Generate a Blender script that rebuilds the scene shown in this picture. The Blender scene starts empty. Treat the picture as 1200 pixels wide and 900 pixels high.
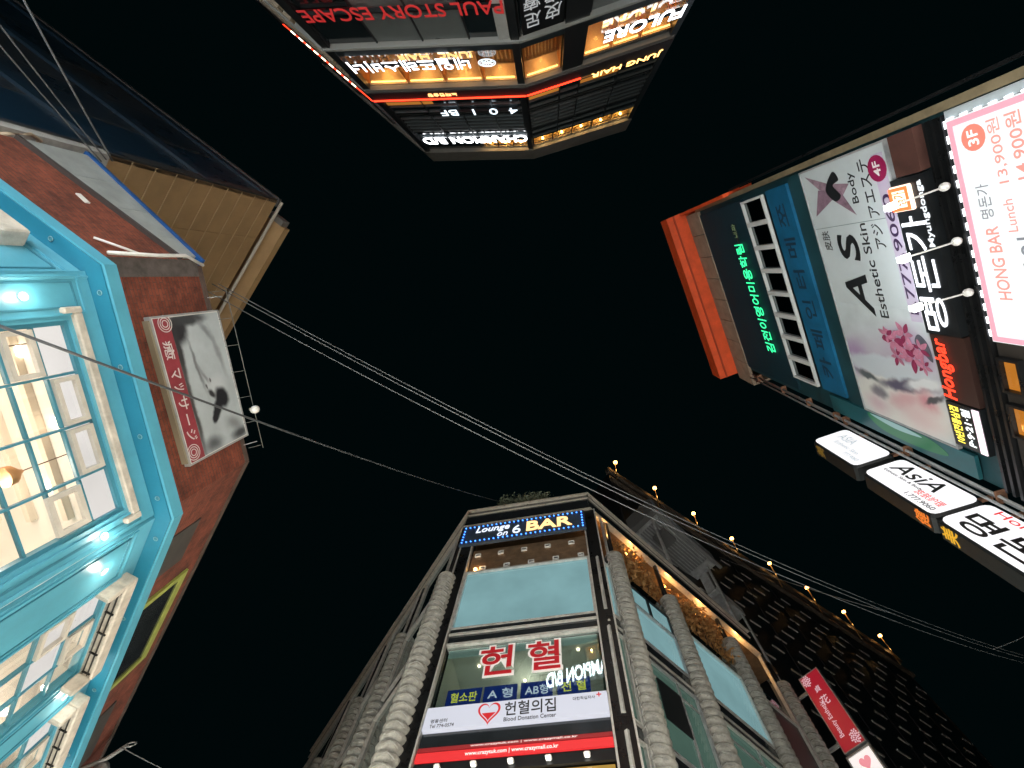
import bpy, math, random
from mathutils import Vector
random.seed(7)
sc = bpy.context.scene
COL = sc.collection

# ------------------------------------------------------------------ camera
cd = bpy.data.cameras.new('camera'); cam = bpy.data.objects.new('camera', cd); COL.objects.link(cam)
cd.sensor_width = 36.0; cd.lens = 36.0 * 545.0 / 1200.0; cd.clip_end = 2000.0; cd.clip_start = 0.05
_up = Vector((43.0, -129.0, 545.0)).normalized()
_e1 = (Vector((1, 0, 0)) - _up * _up.x).normalized(); _e2 = _up.cross(_e1)
_r = Vector((_e1.x, _e2.x, _up.x)); _d = Vector((_e1.y, _e2.y, _up.y)); _f = Vector((_e1.z, _e2.z, _up.z))
from mathutils import Matrix
cam.matrix_world = Matrix(((_r.x, -_d.x, -_f.x, 0), (_r.y, -_d.y, -_f.y, 0), (_r.z, -_d.z, -_f.z, 1.6), (0, 0, 0, 1)))
sc.camera = cam

# ------------------------------------------------------------------ night sky, moonlight, exposure
wd = bpy.data.worlds.new('World'); sc.world = wd; wd.use_nodes = True
bg = wd.node_tree.nodes['Background']
bg.inputs[0].default_value = (0.10, 0.55, 0.62, 1); bg.inputs[1].default_value = 0.0038
sl = bpy.data.lights.new('moon_sun', 'SUN'); sl.energy = 0.01; sl.angle = math.radians(0.5); sl.color = (0.8, 0.9, 1)
so = bpy.data.objects.new('moon_sun', sl); COL.objects.link(so); so.rotation_euler = (math.radians(30), 0, math.radians(120))
sc.view_settings.view_transform = 'Standard'; sc.view_settings.look = 'None'
sc.view_settings.exposure = 0.0; sc.view_settings.gamma = 1.0; sc.view_settings.use_curve_mapping = False
sc.cycles.use_denoising = True
sc.cycles.max_bounces = 7; sc.cycles.diffuse_bounces = 3; sc.cycles.glossy_bounces = 3; sc.cycles.transparent_max_bounces = 12
sc.cycles.sample_clamp_indirect = 6.0; sc.cycles.caustics_reflective = False; sc.cycles.caustics_refractive = False

# ------------------------------------------------------------------ materials
def srgb(r, g, b):
    return tuple((c / 255 / 12.92) if c / 255 <= .04045 else ((c / 255 + .055) / 1.055) ** 2.4 for c in (r, g, b))
MATS = {}
def mat(name, col, rough=.6, metal=0., noise=.0, nscale=3., bump=0., bscale=40., emit=0., ecol=None, spec=.5, streak=False, coat=0.):
    if name in MATS: return MATS[name]
    m = bpy.data.materials.new(name); m.use_nodes = True; MATS[name] = m
    nt = m.node_tree; N = nt.nodes; L = nt.links; p = N['Principled BSDF']
    p.inputs['Base Color'].default_value = (*col, 1); p.inputs['Roughness'].default_value = rough
    p.inputs['Metallic'].default_value = metal; p.inputs['Specular IOR Level'].default_value = spec
    p.inputs['Coat Weight'].default_value = coat; p.inputs['Coat Roughness'].default_value = .32
    if noise or bump or streak:
        tc = N.new('ShaderNodeNewGeometry')
        mp = N.new('ShaderNodeMapping'); L.new(tc.outputs['Position'], mp.inputs[0])
        if streak: mp.inputs['Scale'].default_value = (1, 1, .16)
    if noise:
        n1 = N.new('ShaderNodeTexNoise'); n1.inputs['Scale'].default_value = nscale; n1.inputs['Detail'].default_value = 6; n1.inputs['Roughness'].default_value = .65
        L.new(mp.outputs[0], n1.inputs[0])
        cr = N.new('ShaderNodeValToRGB'); cr.color_ramp.elements[0].position = .3; cr.color_ramp.elements[1].position = .7
        a = [max(0, c * (1 - noise)) for c in col]; b = [min(1, c * (1 + noise * .6)) for c in col]
        cr.color_ramp.elements[0].color = (*a, 1); cr.color_ramp.elements[1].color = (*b, 1)
        L.new(n1.outputs[0], cr.inputs[0]); L.new(cr.outputs[0], p.inputs['Base Color'])
        mr = N.new('ShaderNodeMapRange'); mr.inputs[3].default_value = max(.03, rough - .12); mr.inputs[4].default_value = min(1, rough + .15)
        L.new(n1.outputs[0], mr.inputs[0]); L.new(mr.outputs[0], p.inputs['Roughness'])
    if bump:
        n2 = N.new('ShaderNodeTexNoise'); n2.inputs['Scale'].default_value = bscale; n2.inputs['Detail'].default_value = 4
        L.new(mp.outputs[0], n2.inputs[0])
        bp = N.new('ShaderNodeBump'); bp.inputs['Strength'].default_value = bump; bp.inputs['Distance'].default_value = .02
        L.new(n2.outputs[0], bp.inputs['Height']); L.new(bp.outputs[0], p.inputs['Normal'])
    if emit:
        p.inputs['Emission Color'].default_value = (*(ecol or col), 1); p.inputs['Emission Strength'].default_value = emit
    return m
def glow(name, rgb, k, base=.3):
    c = srgb(*rgb); return mat(name, tuple(min(.8, x * base + .02) for x in c), .4, emit=k, ecol=c)
def glass(name, tint, refl=.08, rough=.02, lit=None, litk=0.):
    """thin pane: clear tinted transparency with a mirror layer; lit = a frosted pane lit from the room behind"""
    if name in MATS: return MATS[name]
    m = bpy.data.materials.new(name); m.use_nodes = True; MATS[name] = m
    nt = m.node_tree; N = nt.nodes; L = nt.links; N.remove(N['Principled BSDF']); out = N['Material Output']
    t = N.new('ShaderNodeBsdfTransparent'); t.inputs[0].default_value = (*tint, 1)
    base = t
    if lit:
        e = N.new('ShaderNodeEmission'); e.inputs[1].default_value = litk
        g = N.new('ShaderNodeNewGeometry'); n = N.new('ShaderNodeTexNoise'); n.inputs['Scale'].default_value = .7; n.inputs['Detail'].default_value = 3
        L.new(g.outputs['Position'], n.inputs[0])
        cr = N.new('ShaderNodeValToRGB'); cr.color_ramp.elements[0].position = .3; cr.color_ramp.elements[1].position = .75
        cr.color_ramp.elements[0].color = (*[x * .82 for x in lit], 1); cr.color_ramp.elements[1].color = (*[min(1, x * 1.1) for x in lit], 1)
        L.new(n.outputs[0], cr.inputs[0]); L.new(cr.outputs[0], e.inputs[0]); base = e
    gl = N.new('ShaderNodeBsdfGlossy'); gl.inputs['Roughness'].default_value = rough; gl.inputs[0].default_value = (.9, .97, .97, 1)
    fc = N.new('ShaderNodeLayerWeight'); fc.inputs[0].default_value = .5
    lw = N.new('ShaderNodeMath'); lw.operation = 'POWER'; lw.inputs[1].default_value = 4.0; L.new(fc.outputs['Facing'], lw.inputs[0])
    mr = N.new('ShaderNodeMapRange'); mr.inputs[3].default_value = refl; mr.inputs[4].default_value = .3 if lit else .9
    L.new(lw.outputs[0], mr.inputs[0])
    mx = N.new('ShaderNodeMixShader'); L.new(mr.outputs[0], mx.inputs[0]); L.new(base.outputs[0], mx.inputs[1]); L.new(gl.outputs[0], mx.inputs[2])
    L.new(mx.outputs[0], out.inputs[0])
    return m
def printmat(name, base, shapes, grain=.15, warp=.12, wscale=3.):
    """a printed photograph: soft edged ellipses (cx, cy, rx, ry, degrees, colour, softness) in sheet metres over a base colour"""
    if name in MATS: return MATS[name]
    m = bpy.data.materials.new(name); m.use_nodes = True; MATS[name] = m
    nt = m.node_tree; N = nt.nodes; L = nt.links; p = N['Principled BSDF']; p.inputs['Roughness'].default_value = .42
    uv = N.new('ShaderNodeUVMap')
    nz = N.new('ShaderNodeTexNoise'); nz.inputs['Scale'].default_value = wscale; nz.inputs['Detail'].default_value = 5; L.new(uv.outputs[0], nz.inputs[0])
    sb = N.new('ShaderNodeVectorMath'); sb.operation = 'SUBTRACT'; sb.inputs[1].default_value = (.5, .5, .5); L.new(nz.outputs['Color'], sb.inputs[0])
    scl = N.new('ShaderNodeVectorMath'); scl.operation = 'SCALE'; scl.inputs['Scale'].default_value = warp; L.new(sb.outputs[0], scl.inputs[0])
    ad = N.new('ShaderNodeVectorMath'); L.new(uv.outputs[0], ad.inputs[0]); L.new(scl.outputs[0], ad.inputs[1])
    n2 = N.new('ShaderNodeTexNoise'); n2.inputs['Scale'].default_value = 2.2; n2.inputs['Detail'].default_value = 7; L.new(uv.outputs[0], n2.inputs[0])
    cr = N.new('ShaderNodeValToRGB'); cr.color_ramp.elements[0].position = .3; cr.color_ramp.elements[1].position = .7
    cr.color_ramp.elements[0].color = (*[c * (1 - grain) for c in base], 1); cr.color_ramp.elements[1].color = (*[min(1, c * (1 + grain)) for c in base], 1)
    L.new(n2.outputs[0], cr.inputs[0]); last = cr.outputs[0]
    for cx, cy, rx, ry, deg, col, soft in shapes:
        mp = N.new('ShaderNodeMapping'); mp.vector_type = 'TEXTURE'; mp.inputs['Location'].default_value = (cx, cy, 0); mp.inputs['Rotation'].default_value = (0, 0, math.radians(deg)); mp.inputs['Scale'].default_value = (rx, ry, 1)
        L.new(ad.outputs[0], mp.inputs[0])
        ml = N.new('ShaderNodeVectorMath'); ml.operation = 'MULTIPLY'; ml.inputs[1].default_value = (1, 1, 0); L.new(mp.outputs[0], ml.inputs[0])
        ln = N.new('ShaderNodeVectorMath'); ln.operation = 'LENGTH'; L.new(ml.outputs[0], ln.inputs[0])
        mr = N.new('ShaderNodeMapRange'); mr.interpolation_type = 'SMOOTHSTEP'; mr.inputs[1].default_value = 1 - soft; mr.inputs[2].default_value = 1 + soft; mr.inputs[3].default_value = 1; mr.inputs[4].default_value = 0
        L.new(ln.outputs['Value'], mr.inputs[0])
        mx = N.new('ShaderNodeMixRGB'); L.new(mr.outputs[0], mx.inputs[0]); L.new(last, mx.inputs[1]); mx.inputs[2].default_value = (*col, 1); last = mx.outputs[0]
    L.new(last, p.inputs['Base Color'])
    return m
def brickmat(name, c1, c2, mortar):
    m = bpy.data.materials.new(name); m.use_nodes = True; nt = m.node_tree; N = nt.nodes; L = nt.links; p = N['Principled BSDF']
    uv = N.new('ShaderNodeUVMap'); b = N.new('ShaderNodeTexBrick')
    b.inputs['Color1'].default_value = (*c1, 1); b.inputs['Color2'].default_value = (*c2, 1); b.inputs['Mortar'].default_value = (*mortar, 1)
    b.inputs['Scale'].default_value = 1; b.inputs['Mortar Size'].default_value = .006; b.inputs['Brick Width'].default_value = .21; b.inputs['Row Height'].default_value = .068
    L.new(uv.outputs[0], b.inputs[0])
    g = N.new('ShaderNodeNewGeometry'); n = N.new('ShaderNodeTexNoise'); n.inputs['Scale'].default_value = 2.4; n.inputs['Detail'].default_value = 10; n.inputs['Roughness'].default_value = .75
    L.new(g.outputs['Position'], n.inputs[0])
    cr = N.new('ShaderNodeValToRGB'); cr.color_ramp.elements[0].position = .34; cr.color_ramp.elements[1].position = .66
    cr.color_ramp.elements[0].color = (.30, .30, .32, 1); cr.color_ramp.elements[1].color = (1.1, 1.05, 1, 1)
    L.new(n.outputs[0], cr.inputs[0])
    mx = N.new('ShaderNodeMixRGB'); mx.blend_type = 'MULTIPLY'; mx.inputs[0].default_value = 1
    L.new(b.outputs[0], mx.inputs[1]); L.new(cr.outputs[0], mx.inputs[2]); L.new(mx.outputs[0], p.inputs['Base Color'])
    p.inputs['Roughness'].default_value = .85
    bp = N.new('ShaderNodeBump'); bp.inputs['Strength'].default_value = .6; bp.inputs['Distance'].default_value = .01; bp.invert = True
    L.new(b.outputs['Fac'], bp.inputs['Height']); L.new(bp.outputs[0], p.inputs['Normal'])
    return m

# ------------------------------------------------------------------ object helpers
WL = {}
def link(o, parent, c):
    COL.objects.link(o); WL[o.name] = Vector(c)
    if parent is not None:
        o.parent = parent; o.location = Vector(c) - WL[parent.name]
    else: o.location = c
    return o
def thing(name, label, cat, loc, group=None):
    o = bpy.data.objects.new(name, None); o.empty_display_size = .3
    link(o, None, loc); o['label'] = label; o['category'] = cat
    if group: o['group'] = group
    return o
def tag(o, label, cat, group=None):
    o['label'] = label; o['category'] = cat
    if group: o['group'] = group
    return o
def mk(name, vs, fs, m, parent=None, smooth=False, uvs=None):
    vs = [Vector(v) for v in vs]
    lo = Vector([min(v[i] for v in vs) for i in range(3)]); hi = Vector([max(v[i] for v in vs) for i in range(3)])
    c = (lo + hi) / 2
    me = bpy.data.meshes.new(name); me.from_pydata([v - c for v in vs], [], fs); me.materials.append(m)
    if smooth:
        for p in me.polygons: p.use_smooth = True
    if uvs:
        ul = me.uv_layers.new(name='UVMap')
        for lp in me.loops: ul.data[lp.index].uv = uvs[lp.vertex_index]
    return link(bpy.data.objects.new(name, me), parent, c)
CACHE = {}
BOXF = [(0, 3, 2, 1), (4, 5, 6, 7), (0, 1, 5, 4), (1, 2, 6, 5), (2, 3, 7, 6), (3, 0, 4, 7)]
class Frame:
    """a flat building face: u to the reader's right, v up, w out of the face (metres)"""
    def __init__(s, o, x, y):
        s.o = Vector(o); s.x = Vector(x).normalized(); s.y = Vector(y).normalized(); s.n = s.x.cross(s.y)
        s.k = tuple(round(q, 4) for q in (*s.x, *s.y))
    def P(s, u, v, w=0.): return s.o + s.x * u + s.y * v + s.n * w
    def box(s, name, u0, u1, v0, v1, w0, w1, m, parent=None, bev=0.):
        key = (s.k, round(u1 - u0, 4), round(v1 - v0, 4), round(w1 - w0, 4), m.name, round(bev, 3))
        c = s.P((u0 + u1) / 2, (v0 + v1) / 2, (w0 + w1) / 2)
        if key not in CACHE:
            a, b, d = (u1 - u0) / 2, (v1 - v0) / 2, (w1 - w0) / 2
            me = bpy.data.meshes.new(name)
            if bev:
                q = min(bev, a * .8, b * .8, d * .8)
                loop = lambda e: [(-a + e, -b + q), (-a + q, -b + e), (a - q, -b + e), (a - e, -b + q), (a - e, b - q), (a - q, b - e), (-a + q, b - e), (-a + e, b - q)]
                V = [(x, y, -d) for x, y in loop(0)] + [(x, y, d - q) for x, y in loop(0)] + [(x * (1 - q / a), y * (1 - q / b), d) for x, y in loop(0)]
                F = [tuple(reversed(range(8))), tuple(range(16, 24))]
                for r in (0, 8): F += [(r + i, r + (i + 1) % 8, r + 8 + (i + 1) % 8, r + 8 + i) for i in range(8)]
            else:
                V = [(-a, -b, -d), (a, -b, -d), (a, b, -d), (-a, b, -d), (-a, -b, d), (a, -b, d), (a, b, d), (-a, b, d)]; F = BOXF
            me.from_pydata([s.x * x + s.y * y + s.n * z for x, y, z in V], [], F); me.materials.append(m)
            ul = me.uv_layers.new(name='UVMap')
            for lp in me.loops:
                x, y, z = V[lp.vertex_index]; ul.data[lp.index].uv = (x + z + c.x * .37, y + c.z)
            CACHE[key] = me
        return link(bpy.data.objects.new(name, CACHE[key]), parent, c)
    def poly(s, name, pts, w, m, parent=None, th=.006):
        n = len(pts)
        ar = sum(pts[i][0] * pts[(i + 1) % n][1] - pts[(i + 1) % n][0] * pts[i][1] for i in range(n))
        if ar < 0: pts = pts[::-1]
        V = [s.P(u, v, w) for u, v in pts] + [s.P(u, v, w + th) for u, v in pts]
        F = [tuple(reversed(range(n))), tuple(range(n, 2 * n))] + [(i, (i + 1) % n, n + (i + 1) % n, n + i) for i in range(n)]
        return mk(name, V, F, m, parent, uvs=[(u, v) for u, v in pts] * 2)
    def blob(s, name, pts, w, m, parent=None, th=.006, seg=6):
        out = []; n = len(pts)
        for i in range(n):
            p0, p1, p2, p3 = (Vector(pts[(i + k) % n]) for k in (-1, 0, 1, 2))
            for j in range(seg):
                t = j / seg
                q = .5 * ((2 * p1) + (p2 - p0) * t + (2 * p0 - 5 * p1 + 4 * p2 - p3) * t * t + (3 * p1 - p0 - 3 * p2 + p3) * t ** 3)
                out.append((q.x, q.y))
        return s.poly(name, out, w, m, parent, th)
    def disc(s, name, u, v, r, w, m, parent=None, th=.02, n=20, ry=None):
        return s.poly(name, [(u + r * math.cos(2 * math.pi * i / n), v + (ry or r) * math.sin(2 * math.pi * i / n)) for i in range(n)], w, m, parent, th)
    def ring(s, name, u, v, r, r2, w, m, parent=None, th=.02, n=24):
        V = []; F = []
        for i in range(n):
            a = 2 * math.pi * i / n; c, q = math.cos(a), math.sin(a)
            V += [s.P(u + r * c, v + r * q, w + th), s.P(u + r2 * c, v + r2 * q, w + th), s.P(u + r * c, v + r * q, w), s.P(u + r2 * c, v + r2 * q, w)]
            j = (i + 1) % n
            F += [(4 * i, 4 * j, 4 * j + 1, 4 * i + 1), (4 * i, 4 * i + 2, 4 * j + 2, 4 * j), (4 * i + 1, 4 * j + 1, 4 * j + 3, 4 * i + 3)]
        return mk(name, V, F, m, parent)
    def frame(s, name, u0, u1, v0, v1, t, w0, w1, m, parent=None):
        """four bars as one window frame"""
        V = []; F = []
        for a, b, c, d in ((u0, u1, v0, v0 + t), (u0, u1, v1 - t, v1), (u0, u0 + t, v0 + t, v1 - t), (u1 - t, u1, v0 + t, v1 - t)):
            k = len(V); V += [s.P(x, y, z) for z in (w0, w1) for x, y in ((a, c), (b, c), (b, d), (a, d))]
            F += [tuple(k + i for i in f) for f in BOXF]
        return mk(name, V, F, m, parent)
    def text(s, body, u0, u1, v0, v1, w, m, parent, name='lettering', depth=.02, bold=0., split=False, shear=0., flip=False, m_side=None):
        def gen(b):
            TC.body = b; TC.offset = bold * .45; TC.shear = shear
            return bpy.data.meshes.new_from_object(TO)
        def bb(me):
            xs = [v.co.x for v in me.vertices]; ys = [v.co.y for v in me.vertices]; return min(xs), max(xs), min(ys), max(ys)
        full = gen(body); x0, x1, y0, y1 = bb(full)
        sx = (u1 - u0) / (x1 - x0); sy = (v1 - v0) / (y1 - y0)
        def place(me, off, nm):
            V = []
            for v in me.vertices:
                u = u0 + (v.co.x + off - x0) * sx; vv = v0 + (v.co.y - y0) * sy
                if flip: u = u0 + u1 - u
                V.append(s.P(u, vv, w + (v.co.z + .05) * depth * 10))
            F = [tuple(p.vertices) for p in me.polygons]
            if flip: F = [f[::-1] for f in F]
            bpy.data.meshes.remove(me)
            return mk(nm, V, F, m, parent)
        if name == 'lettering' and len(body.replace(' ', '')) <= 7: split, name = True, 'letter'
        if not split: return place(full, 0., name)
        bpy.data.meshes.remove(full)
        for i, ch in enumerate(body):
            if ch.isspace(): continue
            pre = gen(body[:i + 1]); xr = bb(pre)[1]; bpy.data.meshes.remove(pre)
            g = gen(ch); place(g, xr - bb(g)[1], name)
    def room(s, name, u0, u1, v0, v1, w0, depth, m, parent, mceil=None):
        """inside of a room behind a window: back, sides, ceiling and floor"""
        a, b, c, d, e, f, g, h = [s.P(x, y, z) for z in (w0 - depth, w0) for x, y in ((u0, v0), (u1, v0), (u1, v1), (u0, v1))]
        r = mk(name, (a, b, c, d, e, f, g, h), [(0, 1, 2, 3), (0, 3, 7, 4), (1, 5, 6, 2), (0, 4, 5, 1)], m, parent)
        mk('ceiling', (d, c, g, h), [(0, 1, 2, 3)], mceil or m, parent)
        return r
TC = bpy.data.curves.new('lettering_source', 'FONT'); TC.extrude = .05; TC.resolution_u = 4
TO = bpy.data.objects.new('lettering_source', TC)
def face(x, y, az):
    a = math.radians(az); return Frame((x, y, 0), (math.cos(a), math.sin(a), 0), (0, 0, 1))
def tube(name, pts, r, m, parent=None, n=6):
    pts = [Vector(p) for p in pts]; V = []; F = []
    for i, p in enumerate(pts):
        t = (pts[min(i + 1, len(pts) - 1)] - pts[max(i - 1, 0)]).normalized()
        a = t.cross(Vector((0, 0, 1)) if abs(t.z) < .95 else Vector((1, 0, 0))).normalized(); b = t.cross(a)
        rr = r[i] if isinstance(r, (list, tuple)) else r
        V += [p + (a * math.cos(2 * math.pi * k / n) + b * math.sin(2 * math.pi * k / n)) * rr for k in range(n)]
    for i in range(len(pts) - 1):
        F += [(i * n + k, i * n + (k + 1) % n, (i + 1) * n + (k + 1) % n, (i + 1) * n + k) for k in range(n)]
    F += [tuple(reversed(range(n))), tuple(range((len(pts) - 1) * n, len(pts) * n))]
    return mk(name, V, F, m, parent, smooth=True)
def lathe(name, prof, c, m, parent=None, n=16, key=None):
    k = ('lathe', key, m.name)
    if key is None or k not in CACHE:
        V = [(r * math.cos(2 * math.pi * i / n), r * math.sin(2 * math.pi * i / n), z) for r, z in prof for i in range(n)]
        F = [(j * n + i, j * n + (i + 1) % n, (j + 1) * n + (i + 1) % n, (j + 1) * n + i) for j in range(len(prof) - 1) for i in range(n)]
        F += [tuple(reversed(range(n))), tuple(range((len(prof) - 1) * n, len(prof) * n))]
        me = bpy.data.meshes.new(name); me.from_pydata(V, [], F); me.materials.append(m)
        for p in me.polygons: p.use_smooth = len(p.vertices) == 4
        if key is None: return link(bpy.data.objects.new(name, me), parent, c)
        CACHE[k] = me
    return link(bpy.data.objects.new(name, CACHE[k]), parent, c)
def prism(name, pts, z0, z1, m, parent=None):
    """upright wall block from a plan outline"""
    n = len(pts)
    if sum(pts[i][0] * pts[(i + 1) % n][1] - pts[(i + 1) % n][0] * pts[i][1] for i in range(n)) < 0: pts = pts[::-1]
    V = [(x, y, z0) for x, y in pts] + [(x, y, z1) for x, y in pts]
    F = [tuple(reversed(range(n))), tuple(range(n, 2 * n))] + [(i, (i + 1) % n, n + (i + 1) % n, n + i) for i in range(n)]
    # split corners so that UVs run along each wall
    VV = []; FF = []; UV = []
    for f in F:
        k = len(VV); L = len(f)
        run = sum(f) * .13
        for j, i in enumerate(f):
            VV.append(V[i])
            if L == 4 and n != 4 or (L == 4 and f not in (F[0], F[1])):
                a = Vector(V[f[0]]); UV.append(((Vector(V[i]) - a).xy.length + run, V[i][2]))
            else: UV.append((V[i][0], V[i][1]))
        FF.append(tuple(range(k, k + L)))
    return mk(name, VV, FF, m, parent, uvs=UV)
def point_light(name, loc, e, col, r, parent):
    l = bpy.data.lights.new(name, 'POINT'); l.energy = e; l.color = col; l.shadow_soft_size = r
    return link(bpy.data.objects.new(name, l), parent, loc)

# shared materials
M_dark = mat('dark_bronze_metal', (.035, .037, .04), .28, .75, .3, 2.)
M_black = mat('black_panel', (.012, .014, .016), .35, 0., .3, 3.)
M_chrome = mat('brushed_steel', (.62, .61, .58), .34, .35, .25, 6.)
M_galv = mat('galvanised_steel', (.40, .41, .42), .5, .3, .3, 4.)
M_white = mat('white_paint', (.74, .74, .72), .45, 0., .12, 4.)
M_cable = mat('cable_rubber', (.16, .17, .18), .55)
M_wlet = glow('white_led_face', (245, 250, 255), 4.)
M_added_shop = glass('added_shop_glow', (.9, .9, .9), .06, .03, (1.0, .86, .70), 28.)  # glow of the added shop windows, raised to brighten the facades
M_added_shop2 = glass('added_shop_glow_cool', (.9, .9, .9), .06, .03, (.86, .95, 1.0), 28.)
M_wood = mat('warm_wood', (.50, .20, .055), .5, 0., .45, 5., .3, 30.)

# ------------------------------------------------------------------ ground
def ground():
    s = 600
    m = mat('paving', (.16, .155, .15), .75, 0., .35, 1.5, .4, 20.)
    g = mk('street_pavement', ((-s, -s, 0), (s, -s, 0), (s, s, 0), (-s, s, 0)), [(0, 1, 2, 3)], m); g['kind'] = 'structure'
ground()

# added, unseen shop windows at street level, very bright to light the facades
def shopfront(fr, u0, u1, par, m=M_added_shop, w=.03, z1=3.3):
    n = max(1, round((u1 - u0) / 1.8)); d = (u1 - u0) / n
    for i in range(n):
        a = u0 + i * d
        sw = fr.box('added_shop_light', a + .05, a + d - .05, .35, z1, w, w + .04, m, par)
        fr.frame('frame', a, a + d, .28, z1 + .08, .05, w + .005, w + .09, M_dark, sw)


# ================================================================== corner building with stone disc columns
def corner_building():
    Bf = face(-3.65, 11.29, -11.7); Br = face(1.99, 10.12, 41.2); Bl = face(-3.65, 11.29, -58.5)
    b = thing('corner_building', 'glass corner building with stacked stone disc columns and steel roof rim', 'building', (-1, 14, 0))
    teal = glass('frosted_teal_glass', (.8, .9, .9), .05, .05, srgb(128, 168, 172), 1.0)
    green = glass('greenish_lit_glass', (.8, .9, .9), .09, .03, srgb(84, 112, 100), .75)
    darkg = glass('dark_window_glass', (.25, .32, .34), .16, .02)
    clear = glass('clear_window_glass', (.86, .93, .92), .17, .008)
    yel = glass('yellow_lit_glass', (.9, .9, .9), .08, .03, srgb(190, 150, 70), 1.0)
    stone = mat('column_stone', (.36, .35, .315), .65, 0., .45, 5., .6, 30.)
    inner = mat('clinic_wall', (.50, .51, .43), .8, 0., .15, 1.)
    bronze = mat('bronze_slats', (.30, .20, .12), .38, .6, .35, 3.)
    grey = mat('grey_render', (.14, .145, .145), .7, 0., .3, 2.)
    R = lambda u, w: tuple(Br.P(u, 0, w).xy)
    F = lambda u, w: tuple(Bf.P(u, 0, w).xy)
    Lp = lambda u, w: tuple(Bl.P(u, 0, w).xy)
    core = [F(1.2, -3.2), F(4.6, -3.2), R(12.2, -3.2), (2.0, 26.0), Lp(-18, -3.2)]
    prism('core_wall', core, 0, 21.4, grey, b)
    plan = [F(.05, -.14), F(5.75, -.14), R(12.2, -.14), (2.2, 26.2), Lp(-18, -.14)]
    for z0, z1 in ((3.5, 3.9), (6.75, 7.15), (10.30, 10.62), (13.56, 14.14), (16.95, 17.15)):
        prism('floor_slab', plan, z0, z1, M_black, b)
    prism('roof_slab', plan, 20.62, 21.0, bronze, b)
    rimm = mat('rim_steel', (.72, .66, .56), .3, .3, .2, 6.)
    # roof fascia and steel rims on each face
    for fr, u0, u1 in ((Bf, -.02, 5.78), (Br, 0.0, 10.75), (Bl, -18.3, .02)):
        fr.box('roof_fascia', u0, u1, 20.59, 21.90, -.12, -.02, glass_dark, b)
        fr.box('roof_rim', u0 - .03, u1 + .03, 21.92, 22.0, -.16, .10, rimm, b); fr.box('roof_rim', u0 - .01, u1 + .01, 21.58, 21.62, -.16, .03, rimm, b)
        fr.box('roof_rim', u0 - .02, u1 + .02, 20.50, 20.58, -.16, .08, rimm, b)
    # front bay, bottom to top
    for z0, z1, m in ((4.0, 6.7, yel), (7.25, 9.60, yel)):
        p = Bf.box('window', .78, 5.36, z0, z1, -.10, -.06, m, b)
    Bf.box('spandrel', .74, 5.40, 9.64, 9.88, -.05, .02, M_black, b)
    for i in range(5):
        u = 1.35 + i * .86
        sp = Bf.box('downlight', u - .075, u + .075, 9.72, 9.80, .02, .15, M_white, b, .03)
        Bf.box('lamp_face', u - .05, u + .05, 9.705, 9.72, .05, .13, glow('downlight_face', (255, 250, 240), 2.5), sp)
    Bf.box('spandrel', .74, 5.40, 10.29, 10.64, -.12, .0, glass_dark, b)
    Bf.room('clinic_room', .80, 5.34, 10.72, 13.46, -.18, 2.8, inner, b, mat('clinic_ceiling', (.52, .53, .46), .85))
    for u, w in ((1.6, -.8), (2.9, -1.5), (4.7, -.6), (3.9, -2.2), (2.0, -2.3)):
        lathe('ceiling_lamp', [(.045, -.03), (.055, 0)], Bf.P(u, 13.43, w), glow('ceiling_lamp_face', (255, 236, 200), 4.), b, 10)
    point_light('clinic_light', Bf.P(3.0, 12.9, -1.5), 24., (1, .95, .8), .15, b)
    p = Bf.box('window', .76, 5.38, 11.22, 13.44, -.10, -.07, clear, b)
    Bf.box('transom', .74, 5.40, 13.44, 13.52, -.12, .05, M_chrome, b)
    Bf.box('window_blind', .82, 5.32, 13.12, 13.40, -.16, -.13, mat('pale_blind', (.42, .55, .53), .8), b)
    Bf.box('spandrel', .74, 5.40, 13.60, 13.86, -.12, .0, glass_dark, b)
    Bf.box('transom', .72, 5.42, 13.86, 13.92, -.12, .06, M_chrome, b)
    Bf.box('spandrel', .74, 5.40, 13.92, 14.12, -.12, .01, glass_dark, b)
    w1 = Bf.box('frosted_window', .78, 5.36, 14.20, 17.02, -.10, -.06, teal, b)
    Bf.frame('frame', .70, 5.42, 14.12, 17.10, .07, -.08, .03, M_chrome, w1)
    # bronze recess under the bar sign, five and five vents
    for i in range(5):
        Bf.box('bronze_board', .74, 5.40, 17.13 + i * .315, 17.43 + i * .315, -.20, -.12, bronze, b)
    ledm = glow('vent_lens', (255, 240, 220), 1.2)
    for r, z in ((0, 17.40), (1, 18.30)):
        for i in range(5):
            u = (.98 if r else 1.3) + i * .96
            v = Bf.frame('vent', u - .12, u + .12, z - .09, z + .09, .04, -.12, -.06, M_white, b)
            Bf.box('grille', u - .08, u + .08, z - .05, z + .05, -.115, -.08, M_black, v)
    lp = lathe('recess_lamp', [(.05, -.1), (.07, 0)], Bf.P(1.05, 17.28, -.02), glow('recess_lamp_face', (255, 190, 110), 14.), b, 10)
    point_light('recess_light', Bf.P(1.1, 17.45, .06), 7., (1, .55, .22), .06, b)
    # corner posts with steel edge strips
    for u0, u1 in ((.18, .66), (5.44, 5.92)):
        Bf.box('corner_post', u0, u1, 0, 20.42, -.35, .02, M_dark, b)
        for a in (u0 - .03, u1 - .01): Bf.box('steel_strip', a, a + .05, 0, 20.42, -.1, .07, M_chrome, b)
    # right face bays
    bays = ((-.02, .52, 1), (1.42, 3.55, 1), (4.45, 7.45, 1), (8.45, 10.85, 0))
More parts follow.
